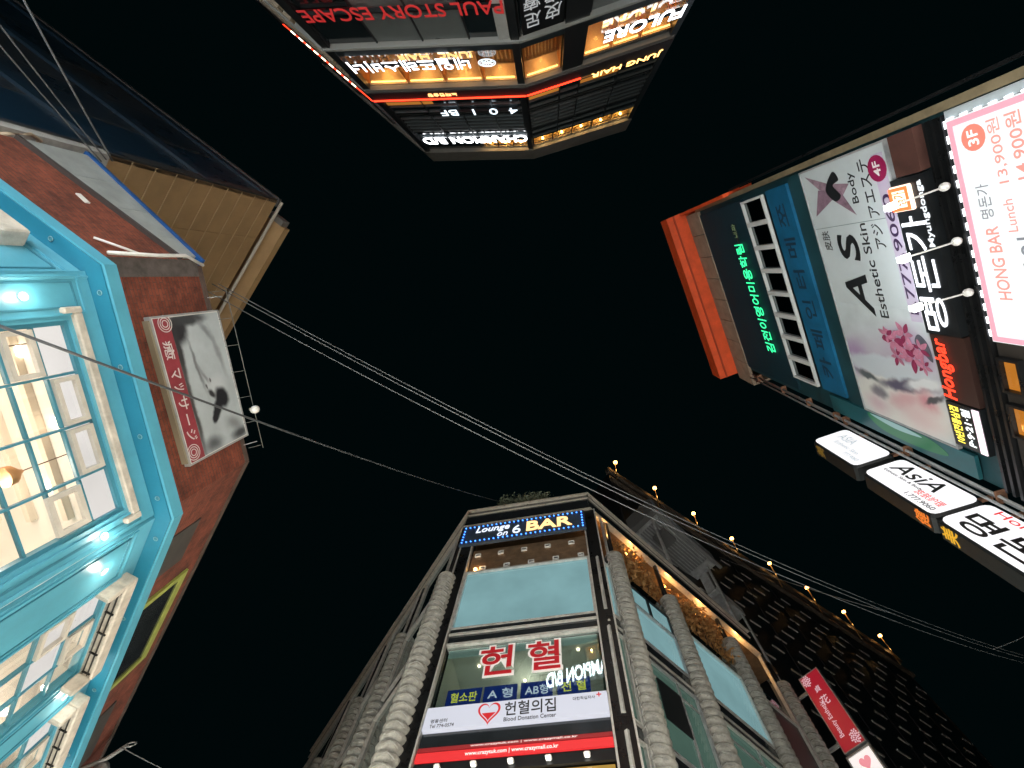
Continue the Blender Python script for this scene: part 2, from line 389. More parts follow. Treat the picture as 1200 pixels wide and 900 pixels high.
    for k, (u0, u1, lit) in enumerate(bays):
        for z0, z1, m in ((4.0, 6.7, green), (7.25, 10.2, green), (10.75, 13.45, green), (14.28, 16.9, teal)):
            if not lit and z0 > 10: m = mat('painted_reflection_glass', (.045, .055, .048), .45, 0., .5, 4.)  # mossy looking reflection painted into the colour of the unlit panes
            if k == 1 and z0 > 14:
                for a, c2 in ((u0, (u0 + u1) / 2 - .03), ((u0 + u1) / 2 + .03, u1)):
                    w = Br.box('window', a, c2, 15.98, 16.9, -.10, -.06, m, b); Br.frame('frame', a - .03, c2 + .03, 15.94, 16.94, .05, -.08, .0, M_dark, w)
                z1 = 15.86
            w = Br.box('window', u0, u1, z0, z1, -.10, -.06, m, b)
            Br.frame('frame', u0 - .05, u1 + .05, z0 - .06, z1 + .06, .06, -.08, .03, M_chrome if k != 1 else M_galv, w)
            if u1 - u0 > 1.5 and z0 < 14:
                Br.box('mullion', (u0 + u1) / 2 + .25, (u0 + u1) / 2 + .31, z0, z1, -.06, -.01, M_galv, w)
                Br.box('transom', u0, u1, z1 - .5, z1 - .45, -.06, -.02, M_galv, w)
        Br.box('spandrel', u0, u1, 13.6, 14.16, -.12, .0, glass_dark, b)
        Br.box('steel_strip', u0 - .02, u1 + .02, 13.70, 13.76, -.02, .04, M_chrome, b)
        Br.box('spandrel', u0, u1, 10.3, 10.62, -.12, .0, glass_dark, b)
    # small posters and a vent panel behind the right hand glass
    Br.box('vent_panel', 1.75, 2.75, 11.7, 13.0, -.05, -.02, M_black, b)
    for i in range(5):
        for j in range(4): pass
    Br.box('steel_strip', .62, .68, 0, 20.42, -.05, .05, M_chrome, b)
    # left face bays
    for u0, u1 in ((-3.4, -.5), (-7.3, -4.4), (-11.4, -8.3), (-17.8, -12.0)):
        for z0, z1 in ((4.0, 6.7), (7.25, 10.2), (10.75, 13.45), (14.28, 16.9), (17.2, 20.3)):
            w = Bl.box('window', u0, u1, z0, z1, -.10, -.06, darkg, b)
            Bl.frame('frame', u0 - .05, u1 + .05, z0 - .06, z1 + .06, .06, -.08, .03, M_chrome, w)
        Bl.box('steel_strip', u1 + .02, u1 + .08, 4, 20.42, -.1, .06, M_chrome, b)
    # stone disc columns: shaft, bowl shaped discs, dark post up to the rim
    prof = [(.19, 0), (.27, .015), (.33, .075), (.362, .16), (.355, .20), (.31, .225), (.21, .24)]
    for fr, u, ztop, zlow, rr in ((Br, .98, 17.95, 9.2, 1), (Br, 4.02, 18.2, 9.4, 1), (Br, 7.95, 19.1, 11.5, 1), (Br, 11.3, 19.25, 13.5, 1),
                              (Bl, .02, 16.9, 9.2, 1), (Bl, -3.85, 17.4, 11.0, 1), (Bl, -7.8, 17.4, 13.0, 1), (Bl, -11.9, 17.4, 15.0, 1)):
        c = lathe('stone_column', [(.26, 0), (.26, ztop)], fr.P(u, 0, .0), stone, b, 14)
        n = int((ztop - zlow) / .262)
        for i in range(n):
            d = lathe('disc', prof, fr.P(u, ztop - .262 * (i + 1), .0), stone, c, 18, key='disc%d' % (i % 3))
            ck = ('clip', fr.k)
            if ck not in CACHE:
                a0 = math.atan2(fr.n.y, fr.n.x) + (1.15 if fr is Br else -1.15) * -1
                V = []; F = []
                for j in range(9):
                    a = a0 - .62 + j * .155; hz = .05 + .10 * (1 - abs(j - 4) / 4)
                    for r2, dz in ((.37, -.010), (.392, 0), (.37, .012)): V.append((r2 * math.cos(a), r2 * math.sin(a), hz + dz * .6))
                for j in range(8): F += [(3 * j, 3 * j + 1, 3 * j + 4, 3 * j + 3), (3 * j + 1, 3 * j + 2, 3 * j + 5, 3 * j + 4)]
                me = bpy.data.meshes.new('clip'); me.from_pydata(V, [], F); me.materials.append(mat('clip_steel', (.42, .42, .40), .4, .4)); CACHE[ck] = me
            link(bpy.data.objects.new('clip', CACHE[ck]), c, fr.P(u, ztop - .262 * (i + 1), .0))
        lathe('column_head', [(.10, 0), (.10, max(.2, 20.45 - ztop))], fr.P(u, ztop + .01, -.05), M_dark, b, 10)
    # terrace behind the right hand columns: back wall, soffit lamps
    Br.box('terrace_wall', .4, 10.9, 17.16, 20.6, -2.6, -2.5, bronze, b)
    Br.box('terrace_railing', .1, 10.9, 17.16, 17.6, -.16, -.10, darkg, b)
    for i, u in enumerate((.7, 2.6, 5.0, 7.0, 9.4)):
        lp = lathe('terrace_lamp', [(.05, 0), (.075, .04), (.05, .13)], Br.P(u, 20.36, -.45), glow('terrace_bulb', (255, 176, 84), 12.), b, 10)
        point_light('terrace_light', Br.P(u, 20.05, -.02), 30., (1, .50, .16), .06, b)
    # end post of the canopy
    Br.box('canopy_post', 10.62, 10.74, 13.0, 20.42, -.10, .04, M_chrome, b)
    Br.box('canopy_post', 12.10, 12.22, 0, 19.3, -.10, .06, M_dark, b)
    Br.box('end_wall', 10.9, 12.1, 0, 19.2, -.3, -.2, grey, b)
    # glass wind screen at the end of the left hand rim
    Bl.box('glass_screen', -18.4, -15.6, 22.0, 22.9, -.06, -.02, darkg, b)
    shopfront(Bf, .8, 5.3, b, M_added_shop); shopfront(Br, 1.5, 3.5, b, M_added_shop2); shopfront(Br, 4.5, 7.4, b, M_added_shop); shopfront(Br, 8.4, 10.8, b, M_added_shop2)
    shopfront(Bl, -7.3, -4.4, b, M_added_shop2); shopfront(Bl, -3.4, -.5, b, M_added_shop)
    return Bf, Br, Bl
glass_dark = mat('dark_glossy_spandrel', (.018, .022, .026), .08, 0., .2, 1.5, spec=.8)
Bf, Br, Bl = corner_building()

def corner_signs():
    # bar sign with a string of blue bulbs
    s = thing('bar_sign', 'dark bar sign framed by blue bulbs under the roof rim', 'sign', Bf.P(2.8, 18.8, .05))
    Bf.box('panel', .12, 5.50, 18.80, 20.16, .06, .20, mat('bar_sign_panel', (.05, .075, .11), .4, 0., .3, 3.), s)
    blue = glow('blue_bulb', (60, 130, 255), 5.)
    nb = 27
    for i in range(nb):
        u = .24 + i * (5.14 / (nb - 1))
        for z in (18.92, 20.04):
            lathe('bulb', [(.015, -.022), (.034, 0), (.015, .022)], Bf.P(u, z, .22), blue, s, 8, key='blue')
    for z in (19.12, 19.34, 19.56, 19.78):
        for u in (.24, 5.38): lathe('bulb', [(.015, -.022), (.034, 0), (.015, .022)], Bf.P(u, z, .22), blue, s, 8, key='blue')
    Bf.text('Lounge', .75, 2.25, 19.42, 19.98, .20, glow('cool_white_letters', (225, 235, 250), 1.3), s, depth=.02, bold=.02, shear=.2, split=True, name='letter')
    Bf.text('on', 1.75, 2.2, 19.06, 19.32, .20, MATS['cool_white_letters'], s, depth=.02, bold=.0, shear=.2)
    Bf.text('6', 2.4, 2.75, 19.1, 19.72, .20, MATS['cool_white_letters'], s, depth=.02, bold=.0)
    Bf.text('BAR', 3.0, 4.95, 19.14, 19.88, .20, glow('amber_white_letters', (255, 205, 140), 1.7), s, depth=.025, bold=.05, split=True, name='letter')
    # window lettering: two big red syllables with white outline
    for ch, u0, u1 in (('헌', 1.86, 2.88), ('혈', 3.28, 4.26)):
        t = thing('window_lettering', 'red syllable with white outline on clinic window, ' + ('left of two' if ch == '헌' else 'right of two'), 'lettering', Bf.P(u0, 12.2, -.05), 'red syllables on the clinic window')
        Bf.text(ch, u0 - .05, u1 + .05, 12.20, 13.36, -.066, mat('white_film', (.75, .72, .70), .5, emit=.25, ecol=(.8, .75, .72)), t, name='outline', depth=.006, bold=.09)
        Bf.text(ch, u0 + .02, u1 - .02, 12.27, 13.29, -.052, mat('red_film', (.42, .012, .02), .45, emit=.12, ecol=(.8, .02, .03)), t, name='syllable', depth=.006, bold=.035)
    posters = (('혈소판', 1.08, 2.06, 'yellow letters on blue poster, leftmost in the clinic window', 'y'), ('A 형', 2.12, 3.04, 'blue poster with white letter A in the clinic window', 'w'),
               ('AB형', 3.14, 4.0, 'blue poster with white letters AB in the clinic window', 'w'), ('전 혈', 4.12, 5.0, 'yellow letters on blue poster, rightmost in the clinic window', 'y'))
    for tx, u0, u1, lab, c in posters:
        p = thing('window_poster', lab, 'poster', Bf.P(u0, 11.5, -.14), 'blue blood type posters in the clinic window')
        Bf.box('sheet', u0, u1, 11.48, 11.98, -.15, -.135, mat('poster_blue', (.008, .03, .22), .5, emit=.12, ecol=(.01, .06, .5)), p)
        Bf.text(tx, u0 + .12, u1 - .12, 11.58, 11.88, -.133, glow('poster_yellow', (225, 225, 70), .8) if c == 'y' else glow('poster_white', (215, 225, 240), .8), p, depth=.006, bold=.02)
    # white blood donation signboard
    s = thing('clinic_signboard', 'long white signboard with red heart under the clinic window', 'sign', Bf.P(3, 10.66, .02))
    Bf.box('panel', .74, 5.40, 10.66, 11.27, -.05, .10, glow('signboard_white', (205, 208, 222), .82), s)
    heart = lambda k, cx, cy: [(cx + k * 16 * math.sin(t) ** 3 / 17, cy + k * (13 * math.cos(t) - 5 * math.cos(2 * t) - 2 * math.cos(3 * t) - math.cos(4 * t)) / 15) for t in [2 * math.pi * i / 40 for i in range(40)]]
    red = glow('heart_red', (205, 25, 35), .8)
    Bf.poly('heart', heart(.31, 2.42, 10.99), .102, red, s, .006)
    Bf.poly('heart_white', heart(.25, 2.42, 10.99), .110, MATS['signboard_white'], s, .004)
    Bf.poly('heart_fill', [(u, v) for u, v in heart(.22, 2.42, 10.985) if v < 10.99], .116, red, s, .004)
    bk = mat('sign_black', (.012, .012, .014), .5)
    Bf.text('헌혈의집', 2.82, 4.12, 10.84, 11.22, .101, bk, s, depth=.006, bold=.02)
    Bf.text('Blood Donation Center', 2.82, 4.12, 10.695, 10.80, .101, bk, s, depth=.006, bold=.01)
    Bf.text('대한적십자사', 4.55, 5.10, 11.08, 11.17, .101, bk, s, depth=.006)
    Bf.text('+', 5.14, 5.26, 11.12, 11.24, .101, red, s, depth=.006, bold=.04)
    Bf.text('명동센터', .92, 1.35, 10.83, 10.93, .101, bk, s, depth=.006)
    Bf.text('Tel 774-0574', .92, 1.55, 10.70, 10.79, .101, bk, s, depth=.006)
    # red web address band
    s = thing('web_address_sign', 'narrow red sign with white web addresses under the white signboard', 'sign', Bf.P(3, 9.9, .02))
    Bf.box('panel', .74, 5.40, 9.93, 10.13, -.02, .04, glow('red_sign', (225, 40, 45), .85), s)
    Bf.box('panel', .74, 5.40, 10.17, 10.26, -.02, .03, glow('red_sign_deep', (150, 22, 28), .7), s)
    Bf.text('www.crazytuk.com | www.crazymall.co.kr', 1.95, 4.15, 9.96, 10.08, .041, glow('sign_white_text', (250, 240, 235), 1.), s, depth=.006, bold=.02)
    Bf.text('www.crazytuk.com | www.crazymall.co.kr', 2.05, 4.6, 10.185, 10.25, .031, MATS['sign_white_text'], s, depth=.004)
    t = tag(Bf.text('joyaos', 4.1, 4.72, 9.35, 9.58, -.05, glow('warm_white_letters', (255, 235, 200), 2.), None, name='window_lettering', depth=.02, bold=.02), 'small white lettering reflected in the yellow lit window under the red sign', 'lettering')  # a reflection in the window, built as glowing letters on the pane
    # rooftop shrub above the rim
    leaf_m = mat('shrub_leaf', (.11, .13, .085), .7, 0., .4, 8.)
    def shrub(name, label, fr, u0, u1, z0, z1, w0, w1, n, m, size):
        s = thing(name, label, 'plant', fr.P((u0 + u1) / 2, z0 - .3, (w0 + w1) / 2))
        for k in range(4):
            u = u0 + (u1 - u0) * (k + .5) / 4
            tube('stem', [fr.P(u, z0 - .3, (w0 + w1) / 2), fr.P(u + .1, (z0 + z1) / 2, (w0 + w1) / 2), fr.P(u - .05, z1 - .1, (w0 + w1) / 2)], [.03, .02, .008], mat('shrub_stem', (.08, .055, .035), .8), s)
        V = []; F = []; cl = [(random.uniform(u0, u1), random.uniform(z0, z1), random.uniform(w0, w1)) for _ in range(max(5, n // 45))]
        for _ in range(n):
            c = random.choice(cl); sp = .22
            p = fr.P(c[0] + random.gauss(0, sp), c[1] + random.gauss(0, sp * .8), c[2] + random.gauss(0, sp * .6))
            a = Vector((random.gauss(0, 1), random.gauss(0, 1), random.gauss(0, 1))).normalized(); t2 = a.cross(Vector((random.gauss(0, 1), random.gauss(0, 1), random.gauss(0, 1)))).normalized()
            k = len(V); L = size * random.uniform(.6, 1.3)
            V += [p - a * L, p + t2 * L * .4, p + a * L, p - t2 * L * .4]; F.append((k, k + 1, k + 2, k + 3))
        mk('foliage', V, F, m, s)['kind'] = 'stuff'
    shrub('roof_shrub', 'small green shrub showing above the roof rim of the corner building', Bf, 1.6, 3.9, 22.1, 22.85, -.25, .05, 1100, leaf_m, .10)
    dry = mat('dry_leaf', (.50, .27, .10), .7, 0., .4, 8.)
    for i, (u0, u1, tx) in enumerate(((1.5, 3.5, 'lit dry shrub on the terrace nearest the bar sign'), (4.5, 6.2, 'lit dry shrub on the terrace beside the second disc column'), (6.4, 7.6, 'lit dry shrub at far end of the terrace'))):
        shrub('terrace_shrub', 'orange ' + tx, Br, u0, u1, 17.8, 20.0, -.55, -.05, 1000, dry, .11)
    # red vertical sign and the white box under it
    X = Br.P(12.3, 0, 0)
    Sf = Frame(Br.P(12.3, 0, .58), Br.n, (0, 0, 1))      # perpendicular to the wall, u runs outwards
    s = thing('beauty_sign', 'red vertical sign with white flower corners, right of the columns', 'sign', Sf.P(.45, 16.4, 0))
    Sf.box('panel', 0, .92, 16.45, 19.75, -.14, .14, glow('sign_crimson', (165, 18, 42), .75), s)
    Sf.frame('frame', -.03, .95, 16.42, 19.78, .04, -.16, .155, M_galv, s)
    fl = glow('sign_pale_pink', (225, 190, 200), .8)
    for cx, cy in ((.22, 19.50), (.70, 16.75)):
        for k in range(26):
            r = .25 * math.sqrt((k + .5) / 26); a = k * 2.4
            Sf.disc('flower_petal', cx + r * math.cos(a) * .8, cy + r * math.sin(a), .034, .141, fl, s, .004, 7)
    Sf.text('貞', .33, .60, 18.85, 19.12, .141, fl, s, depth=.006, bold=.01)
    Sf.text('花', .30, .66, 18.25, 18.65, .141, fl, s, depth=.006, bold=.01)
    Sv = Frame(Sf.P(0, 0, 0), (0, 0, 1), -Sf.x)
    Sv.text('Beauty Esthetic', 16.95, 18.5, -.42, -.18, .141, fl, s, depth=.006)
    for z in (16.9, 19.2): Sf.box('bracket', -.62, -.02, z - .05, z + .05, -.05, .05, M_galv, s)
    s = thing('white_box_sign', 'white lit box sign with pink heart under the red vertical sign', 'sign', Sf.P(.45, 14.6, 0))
    Sf.box('panel', -.02, .94, 14.5, 16.22, -.17, .17, glow('box_sign_white', (245, 235, 232), 1.), s)
    Sf.frame('frame', -.06, .98, 14.46, 16.30, .06, -.19, .185, M_galv, s)
    Sf.poly('heart', heart(.24, .5, 15.85), .172, glow('pink_print', (240, 150, 160), .9), s, .004)
    Sf.box('bracket', -.62, -.06, 15.3, 15.4, -.05, .05, M_galv, s)
corner_signs()

# ================================================================== dark tower behind it
def dark_tower():
    H = face(5.68, 17.03, 33.2)
    t = thing('dark_tower', 'tall dark tower with rows of small pale ledges behind the corner building', 'building', H.P(16, 0, -6))
    body = mat('tower_cladding', (.018, .019, .021), .38, 0., .4, .8)
    prism('wall', [tuple(H.P(u, 0, w).xy) for u, w in ((-.2, 0), (32.4, 0), (32.4, -14), (-.2, -14))], 0, 39.9, body, t)
    fin = mat('tower_ledge', (.60, .59, .56), .5, .0, .3, 3.)
    n = 0
    for r in range(14):
        z = 36.4 - 1.5 * r
        for c in range(17):
            u = .2 + c * 2.05 + (.55 * (r % 3) if r % 3 else 0)
            if u > 31: continue
            if u < 11.5 and z < 26 - (11 - u) * .1 and u < 10.2: continue
            k = (.9, .7, .8)[(r * 3 + c) % 3]
            H.box('ledge', u, u + .85 * k + .25, z, z + .11, 0.0, .07, fin, t)
    for u in range(0, 33, 4): H.box('joint_fin', u - .03, u + .03, 3, 39.0, 0, .06, mat('tower_joint', (.05, .05, .055), .4, .3), t)
    H.box('parapet', -.3, 32.5, 39.9, 40.6, -.2, .25, mat('tower_parapet', (.20, .165, .13), .5, .2, .3, 2.), t)
    H.box('parapet_trim', -.3, 32.5, 38.3, 38.55, 0, .3, MATS['tower_parapet'], t)
    # lamp posts leaning out from the parapet
    names = ('first roof lamp of the dark tower, beside the bar sign end', 'second roof lamp along the dark tower from the bar sign', 'third roof lamp along the dark tower, above the metal housing', 'fourth roof lamp along the dark tower from the bar sign',
             'fifth roof lamp along the dark tower from the bar sign', 'sixth roof lamp along the dark tower from the bar sign', 'seventh roof lamp along the dark tower, next to last', 'last roof lamp at far right end of the dark tower')
    gm = glow('lamp_bulb', (255, 176, 92), 14.)
    for i in range(8):
        u = .35 + 4.42 * i
        l = thing('roof_lamp', names[i], 'lamp', H.P(u, 38.5, .3), 'warm lamps along the tower roof')
        tube('post', [H.P(u, 38.45, .16), H.P(u, 40.2, .42), H.P(u + .12, 41.9, .55)], .05, mat('lamp_post_brass', (.55, .36, .16), .4, .5), l)
        lathe('bulb', [(.06, -.12), (.17, 0), (.17, .06), (.05, .16)], H.P(u + .13, 42.0, .58), gm, l, 10, key='roofbulb')
        point_light('lamp_light', H.P(u + .1, 40.5, .55), 10., (1, .55, .18), .1, l)
    shopfront(H, 14, 30, t, M_added_shop, .05)
    # grey louvred housing on the corner building roof
    z = 30.0
    Q = face(7.24, 15.08, 41.0)
    g = thing('metal_housing', 'grey louvred metal housing on legs above the corner building roof', 'rooftop unit', Q.P(2.9, 22.0, -1))
    Q.box('body', 0, 5.7, z, z + 1.1, -2.05, 0, mat('pale_zinc', (.62, .64, .65), .5, .1, .3, 3.), g)
    for i in range(9): Q.box('louvre', .5, 4.9, z - .08, z - .01, -1.9 + i * .2, -1.8 + i * .2, mat('louvre_grey', (.34, .35, .36), .45, .2), g)
    Q.box('end_plate', -.25, .15, z - .15, z + 1.3, -2.2, .1, mat('housing_dark', (.22, .225, .23), .5, .2), g)
    Q.box('fan_box', 1.2, 2.3, z - .4, z - .08, -1.5, -.5, mat('housing_dark', (.1, .1, .1)), g)
    Q.box('gutter', -.2, 6.0, z - .2, z - .05, -.1, .12, MATS['louvre_grey'], g)
    Q.box('stair_ramp', 5.7, 8.0, z - 2.2, z - 1.6, -1.6, -.8, mat('pale_zinc', (.62, .64, .65), .5, .1, .3, 3.), g)
    Q.box('stair_post', 5.6, 5.85, z - 1.8, z + .3, -1.5, -.9, mat('pale_zinc', (.62, .64, .65), .5, .1, .3, 3.), g)
    for u, w in ((.3, -.6), (.3, -1.9), (5.4, -.6), (5.4, -1.9)): Q.box('leg', u - .07, u + .07, 21.0, z, w - .07, w + .07, mat('pale_zinc', (.62, .64, .65), .5, .1, .3, 3.), g)
    for w in (-1.5, -.9): Q.box('leg', 7.7, 7.84, 21.0, z - 2.2, w - .06, w + .06, mat('pale_zinc', (.62, .64, .65), .5, .1, .3, 3.), g)
dark_tower()

# ================================================================== tower opposite (top of the picture)
def sign_tower():
    Tf = face(-1.13, -7.75, 179.7); TR = face(-1.13, -7.75, 164.9); TL = face(-8.03, -7.71, 219.4)
    b = thing('sign_tower', 'dark glass tower with lit wooden rooms and a red light line', 'building', (-3, -12, 0))
    wall = mat('tower_grey', (.10, .105, .105), .55, .1, .3, 1.5)
    panel = mat('grey_glass_panel', (.16, .185, .19), .30, .1, .2, 1.)
    dark = mat('smoked_glass', (.014, .022, .026), .10, 0., .2, 1., spec=.7)
    clear = glass('tower_clear_glass', (.95, .93, .9), .05, .01)
    plan = [TR.P(-6.15, 0, -.12), Tf.P(0, 0, -.12), Tf.P(6.85, 0, -.12), TL.P(8.2, 0, -.12), (-10, -20, 0), (5, -20, 0)]
    plan = [tuple(Vector(p).xy) for p in plan]
    core = [tuple(Vector(p).xy) for p in (TR.P(-6.1, 0, -1.6), Tf.P(.1, 0, -1.6), Tf.P(6.4, 0, -1.6), TL.P(8.1, 0, -1.2), (-10, -20, 0), (5, -20, 0))]
    prism('core_wall', core, 0, 34.5, wall, b)
    for z0, z1 in ((3.5, 3.9), (7.0, 7.4), (10.6, 11.0), (14.0, 14.3), (19.75, 20.25), (23.32, 23.6), (26.95, 27.2), (29.9, 30.1), (32.0, 32.15), (33.5, 33.7)):
        prism('floor_slab', plan, z0, z1, wall, b)
    F3 = ((Tf, 0, 6.9), (TR, -6.2, 0), (TL, 0, 8.2))
    for fr, u0, u1 in F3:
        fr.box('parapet', u0 - .05, u1 + .05, 33.7, 36.0, -.3, .12 if fr is not TR else .11, mat('parapet_grey', (.26, .255, .24), .6, 0., .25, 1.5), b)
        fr.box('light_fascia', u0 - .02, u1 + .02, 23.62, 24.42, -.15, .10, mat('fascia_dark', (.05, .04, .045), .4, .2), b)
        fr.box('spandrel', u0, u1, 19.72, 20.28, -.10, .02, mat('spandrel_blue', (.03, .042, .05), .3, .1), b)
        fr.box('sill', u0, u1, 19.55, 19.70, -.10, .10, mat('pale_sill', (.42, .44, .44), .5), b)
        fr.box('lintel', u0, u1, 23.30, 23.60, -.10, .08, mat('lintel_grey', (.22, .22, .215), .5), b)
    red = glow('red_led', (255, 50, 26), 6.)
    for fr, u0, u1 in ((Tf, 0.0, 6.9), (TR, -2.42, 0), (TL, 0, 4.95)):
        fr.box('light_line', u0, u1, 24.46, 24.52, .09, .13, red, b)
    for i in range(9): TL.box('lamp_dash', .9 + i * .42, 1.12 + i * .42, 24.40, 24.44, .10, .14, glow('dash_white', (255, 225, 190), 8.), b)
    # posts
    for fr, us in ((Tf, (.15, 6.75)), (TR, (-2.0, -6.12)), (TL, (2.7, 5.4, 8.1))):
        for u in us: fr.box('post', u - (.42 if u == -2.0 else .14), u + (.42 if u == -2.0 else .14), 0, 24.4 if u == -2.0 else 33.7, -.3, .05, mat('post_dark', (.03, .034, .038), .3, .3), b)
    # dark glass storeys with mullions
    def storey(fr, us, z0, z1, m, bar=0):
        for a, c in zip(us[:-1], us[1:]):
            p = fr.box('glass_panel', a + .02, c - .02, z0, z1, -.10, -.06, m if not callable(m) else m(a), b)
            for k in range(bar):
                z = z0 + (z1 - z0) * (k + .5) / bar
                fr.box('slat', a + .02, c - .02, z - .03, z + .03, -.06, .0, mat('slat_grey', (.12, .14, .15), .35, .4), p)
            fr.box('mullion', c - .025, c + .025, z0, z1, -.06, -.01, mat('mullion_dark', (.03, .03, .035), .35, .4), b)
    uf = (.3, 1.7, 3.3, 4.9, 6.6); ur = (-6.0, -4.25, -2.45); ur2 = (-6.0, -4.25, -2.45, -1.55, -.05); ur0 = (-1.55, -.05); ul = (.1, 2.6, 5.3, 8.0)
    for fr, us in ((Tf, uf), (TR, ur2), (TL, ul)):
        storey(fr, us, 24.6, 26.9, dark, 3); storey(fr, us, 27.25, 29.85, dark, 5); storey(fr, us, 30.15, 31.95, dark, 2)
    for fr, us in ((Tf, uf), (TR, ur), (TR, ur0), (TL, ul)):
        for z0, z1 in ((4.0, 6.9), (7.5, 10.5), (11.1, 13.9)): storey(fr, us, z0, z1, dark)
        if fr is not Tf: storey(fr, us, 14.35, 19.5, dark if fr is TL or us is ur0 else panel, 0)
    storey(Tf, uf, 14.35, 19.5, lambda a: panel if 1.6 < a < 4 else dark)
    Tf.box('white_pier', .32, .70, 14.3, 19.5, -.05, .03, mat('white_pier', (.50, .53, .53), .5, 0., .2, 2.), b)
    # pale bands on the left return
    for z in (16.6, 17.3, 18.0, 21.0, 21.7, 22.4): TL.box('pale_band', .3, 8.0, z, z + .28, .0, .10, mat('pale_band', (.46, .38, .28), .5), b)
    # lit rooms behind glass
    slat = mat('wood_slat', (.40, .17, .05), .45, 0., .3, 6.)
    cove = glow('cove_strip', (255, 190, 105), 8.)
    def lit(fr, u0, u1, z0, z1, k=1., n=0, depth=1.1):
        w = fr.box('window_pane', u0, u1, z0, z1, -.08, -.06, clear, b)
        fr.room('lit_room', u0 - .01, u1 + .01, z0 - .01, z1 + .01, -.12, depth, M_wood, w, mat('cream_ceiling', (.62, .50, .32), .7))
        fr.box('cove_light', u0 + .08, u1 - .08, z1 - .12, z1 - .09, -.20, -.16, cove, w)
        point_light('room_light', fr.P((u0 + u1) / 2, z1 - .35, -.42), 12. * (u1 - u0), (1, .50, .15), .08, w)
        if n:
            V = []; F = []
            for i in range(n):
                a = u0 + (u1 - u0) * (i + .2) / n; c = a + (u1 - u0) / n * .55; q = len(V)
                V += [fr.P(x, y, z) for z in (-.5, -.42) for x, y in ((a, z0), (c, z0), (c, z1 - .9), (a, z1 - .9))]; F += [tuple(q + j for j in f) for f in BOXF]
            mk('wood_slats', V, F, slat, w)['kind'] = 'stuff'
            fr.box('rail', u0, u1, z1 - .9, z1 - .82, -.52, -.40, mat('rail_wood', (.55, .32, .14), .5), w)
        return w
    for i, (a, c) in enumerate(zip(uf[:-1], uf[1:])):
        w = lit(Tf, a + .03, c - .03, 20.32, 23.26, 1., 8 if i == 0 else (0 if i < 3 else 5))
    lit(TR, -1.52, -.08, 20.32, 23.26, 1., 11)
    lit(TR, -2.40, -1.60, 20.32, 23.26, 1., 6)
    for a, c in ((-3.6, -2.48), (-4.75, -3.64), (-6.0, -4.79)): lit(TR, a, c, 20.32, 23.0)
    # inner lettering seen through the glass
    warm = glow('warm_letters', (255, 215, 140), 2.)
    Tf.text('JUNO HAIR', 1.9, 5.0, 21.5, 22.1, -.55, warm, b, name='inner_lettering', depth=.05, bold=.03)
    TR.text('FULORE', -5.2, -3.2, 21.6, 22.0, -.5, warm, b, name='inner_lettering', depth=.05, bold=.02)
    # top row of small lit windows
    for fr, us in ((Tf, (.25, 1.2, 2.15, 3.1)), (TR, (-6.1, -4.9, -3.7, -2.5, -1.3, -.1))):
        for a, c in zip(us[:-1], us[1:]):
            w = fr.box('window_pane', a + .06, c - .06, 32.2, 33.45, -.08, -.06, clear, b)
            fr.room('lit_room', a + .05, c - .05, 32.19, 33.46, -.12, .5, mat('olive_wood', (.40, .28, .11), .6), w)
            lathe('bulb', [(.03, -.05), (.08, 0), (.03, .05)], fr.P((a + c) / 2, 33.0, -.22), glow('warm_bulb', (255, 200, 110), 30.), w, 8, key='tbulb'); point_light('window_light', fr.P((a + c) / 2, 33.15, -.22), 22., (1, .60, .22), .05, w)
            fr.box('sash_bar', a + .06, c - .06, 32.82, 32.88, -.06, -.02, MATS['mullion_dark'], w)
    for a, c in ((3.2, 4.3), (4.4, 5.5), (5.6, 6.6)): Tf.box('window_pane', a, c, 32.2, 33.45, -.08, -.05, dark, b)
    for fr, u0, u1 in ((Tf, 4.4, 6.6), (TR, -4.2, -2.5), (TR, -1.5, -.1)):
        fr.box('warm_strip_window', u0, u1, 24.95, 25.5, -.05, -.03, glass('warm_strip_glass', (1, 1, 1), .1, .05, srgb(190, 120, 50), 1.), b)
    shopfront(Tf, .4, 6.5, b, M_added_shop2); shopfront(TR, -5.9, -2.6, b, M_added_shop); shopfront(TL, .3, 7.8, b, M_added_shop)
    # ---- signs on the tower
    def sign(name, label, fr, body, u0, u1, z0, z1, m, w=.10, depth=.018, bold=.03, cat='sign', **k):
        s = thing(name, label, cat, fr.P((u0 + u1) / 2, z0, w))
        fr.box('rail', u0, u1, z0 + (z1 - z0) * .45, z0 + (z1 - z0) * .55, -.02, w, M_black, s)
        fr.text(body, u0, u1, z0, z1, w, m, s, name='letter', depth=depth, bold=bold, split=True, **k); return s
    sign('name_sign', 'white glowing letters spelling CHAMPION B/D below the tower roof', Tf, 'CHAMPION B/D', .25, 6.35, 30.4, 31.75, glow('champion_white', (250, 252, 255), 6.), bold=.06)
    sign('name_sign', 'white outlined letters 4 0 1 BF on dark glass of the tower', Tf, '4  0  1  BF', .5, 4.25, 25.95, 26.75, glow('pale_white', (220, 235, 245), 2.2), bold=.0)
    s = sign('name_sign', 'white glowing nail shop letters with round flower mark over lit rooms', Tf, '네일뜨레스비너', 1.95, 6.5, 20.55, 21.5, M_wlet, bold=.0)
    Tf.ring('flower_mark', 1.30, 21.05, .31, .335, .10, MATS['pale_white'], s, .01, 20)
    for k in range(6):
        a = k * math.pi / 3; Tf.ring('flower_mark', 1.30 + .15 * math.cos(a), 21.05 + .15 * math.sin(a), .115, .13, .10, MATS['pale_white'], s, .01, 10)
    sign('name_sign', 'dim red letters PAUL STORY ESCAPE across the grey glass', Tf, 'PAUL STORY ESCAPE', .35, 6.5, 17.05, 17.75, mat('unlit_red_glow', (.45, .03, .03), .5, emit=.35, ecol=(.9, .05, .05)), bold=.01)  # these letters are unlit; a faint glow is put into their material
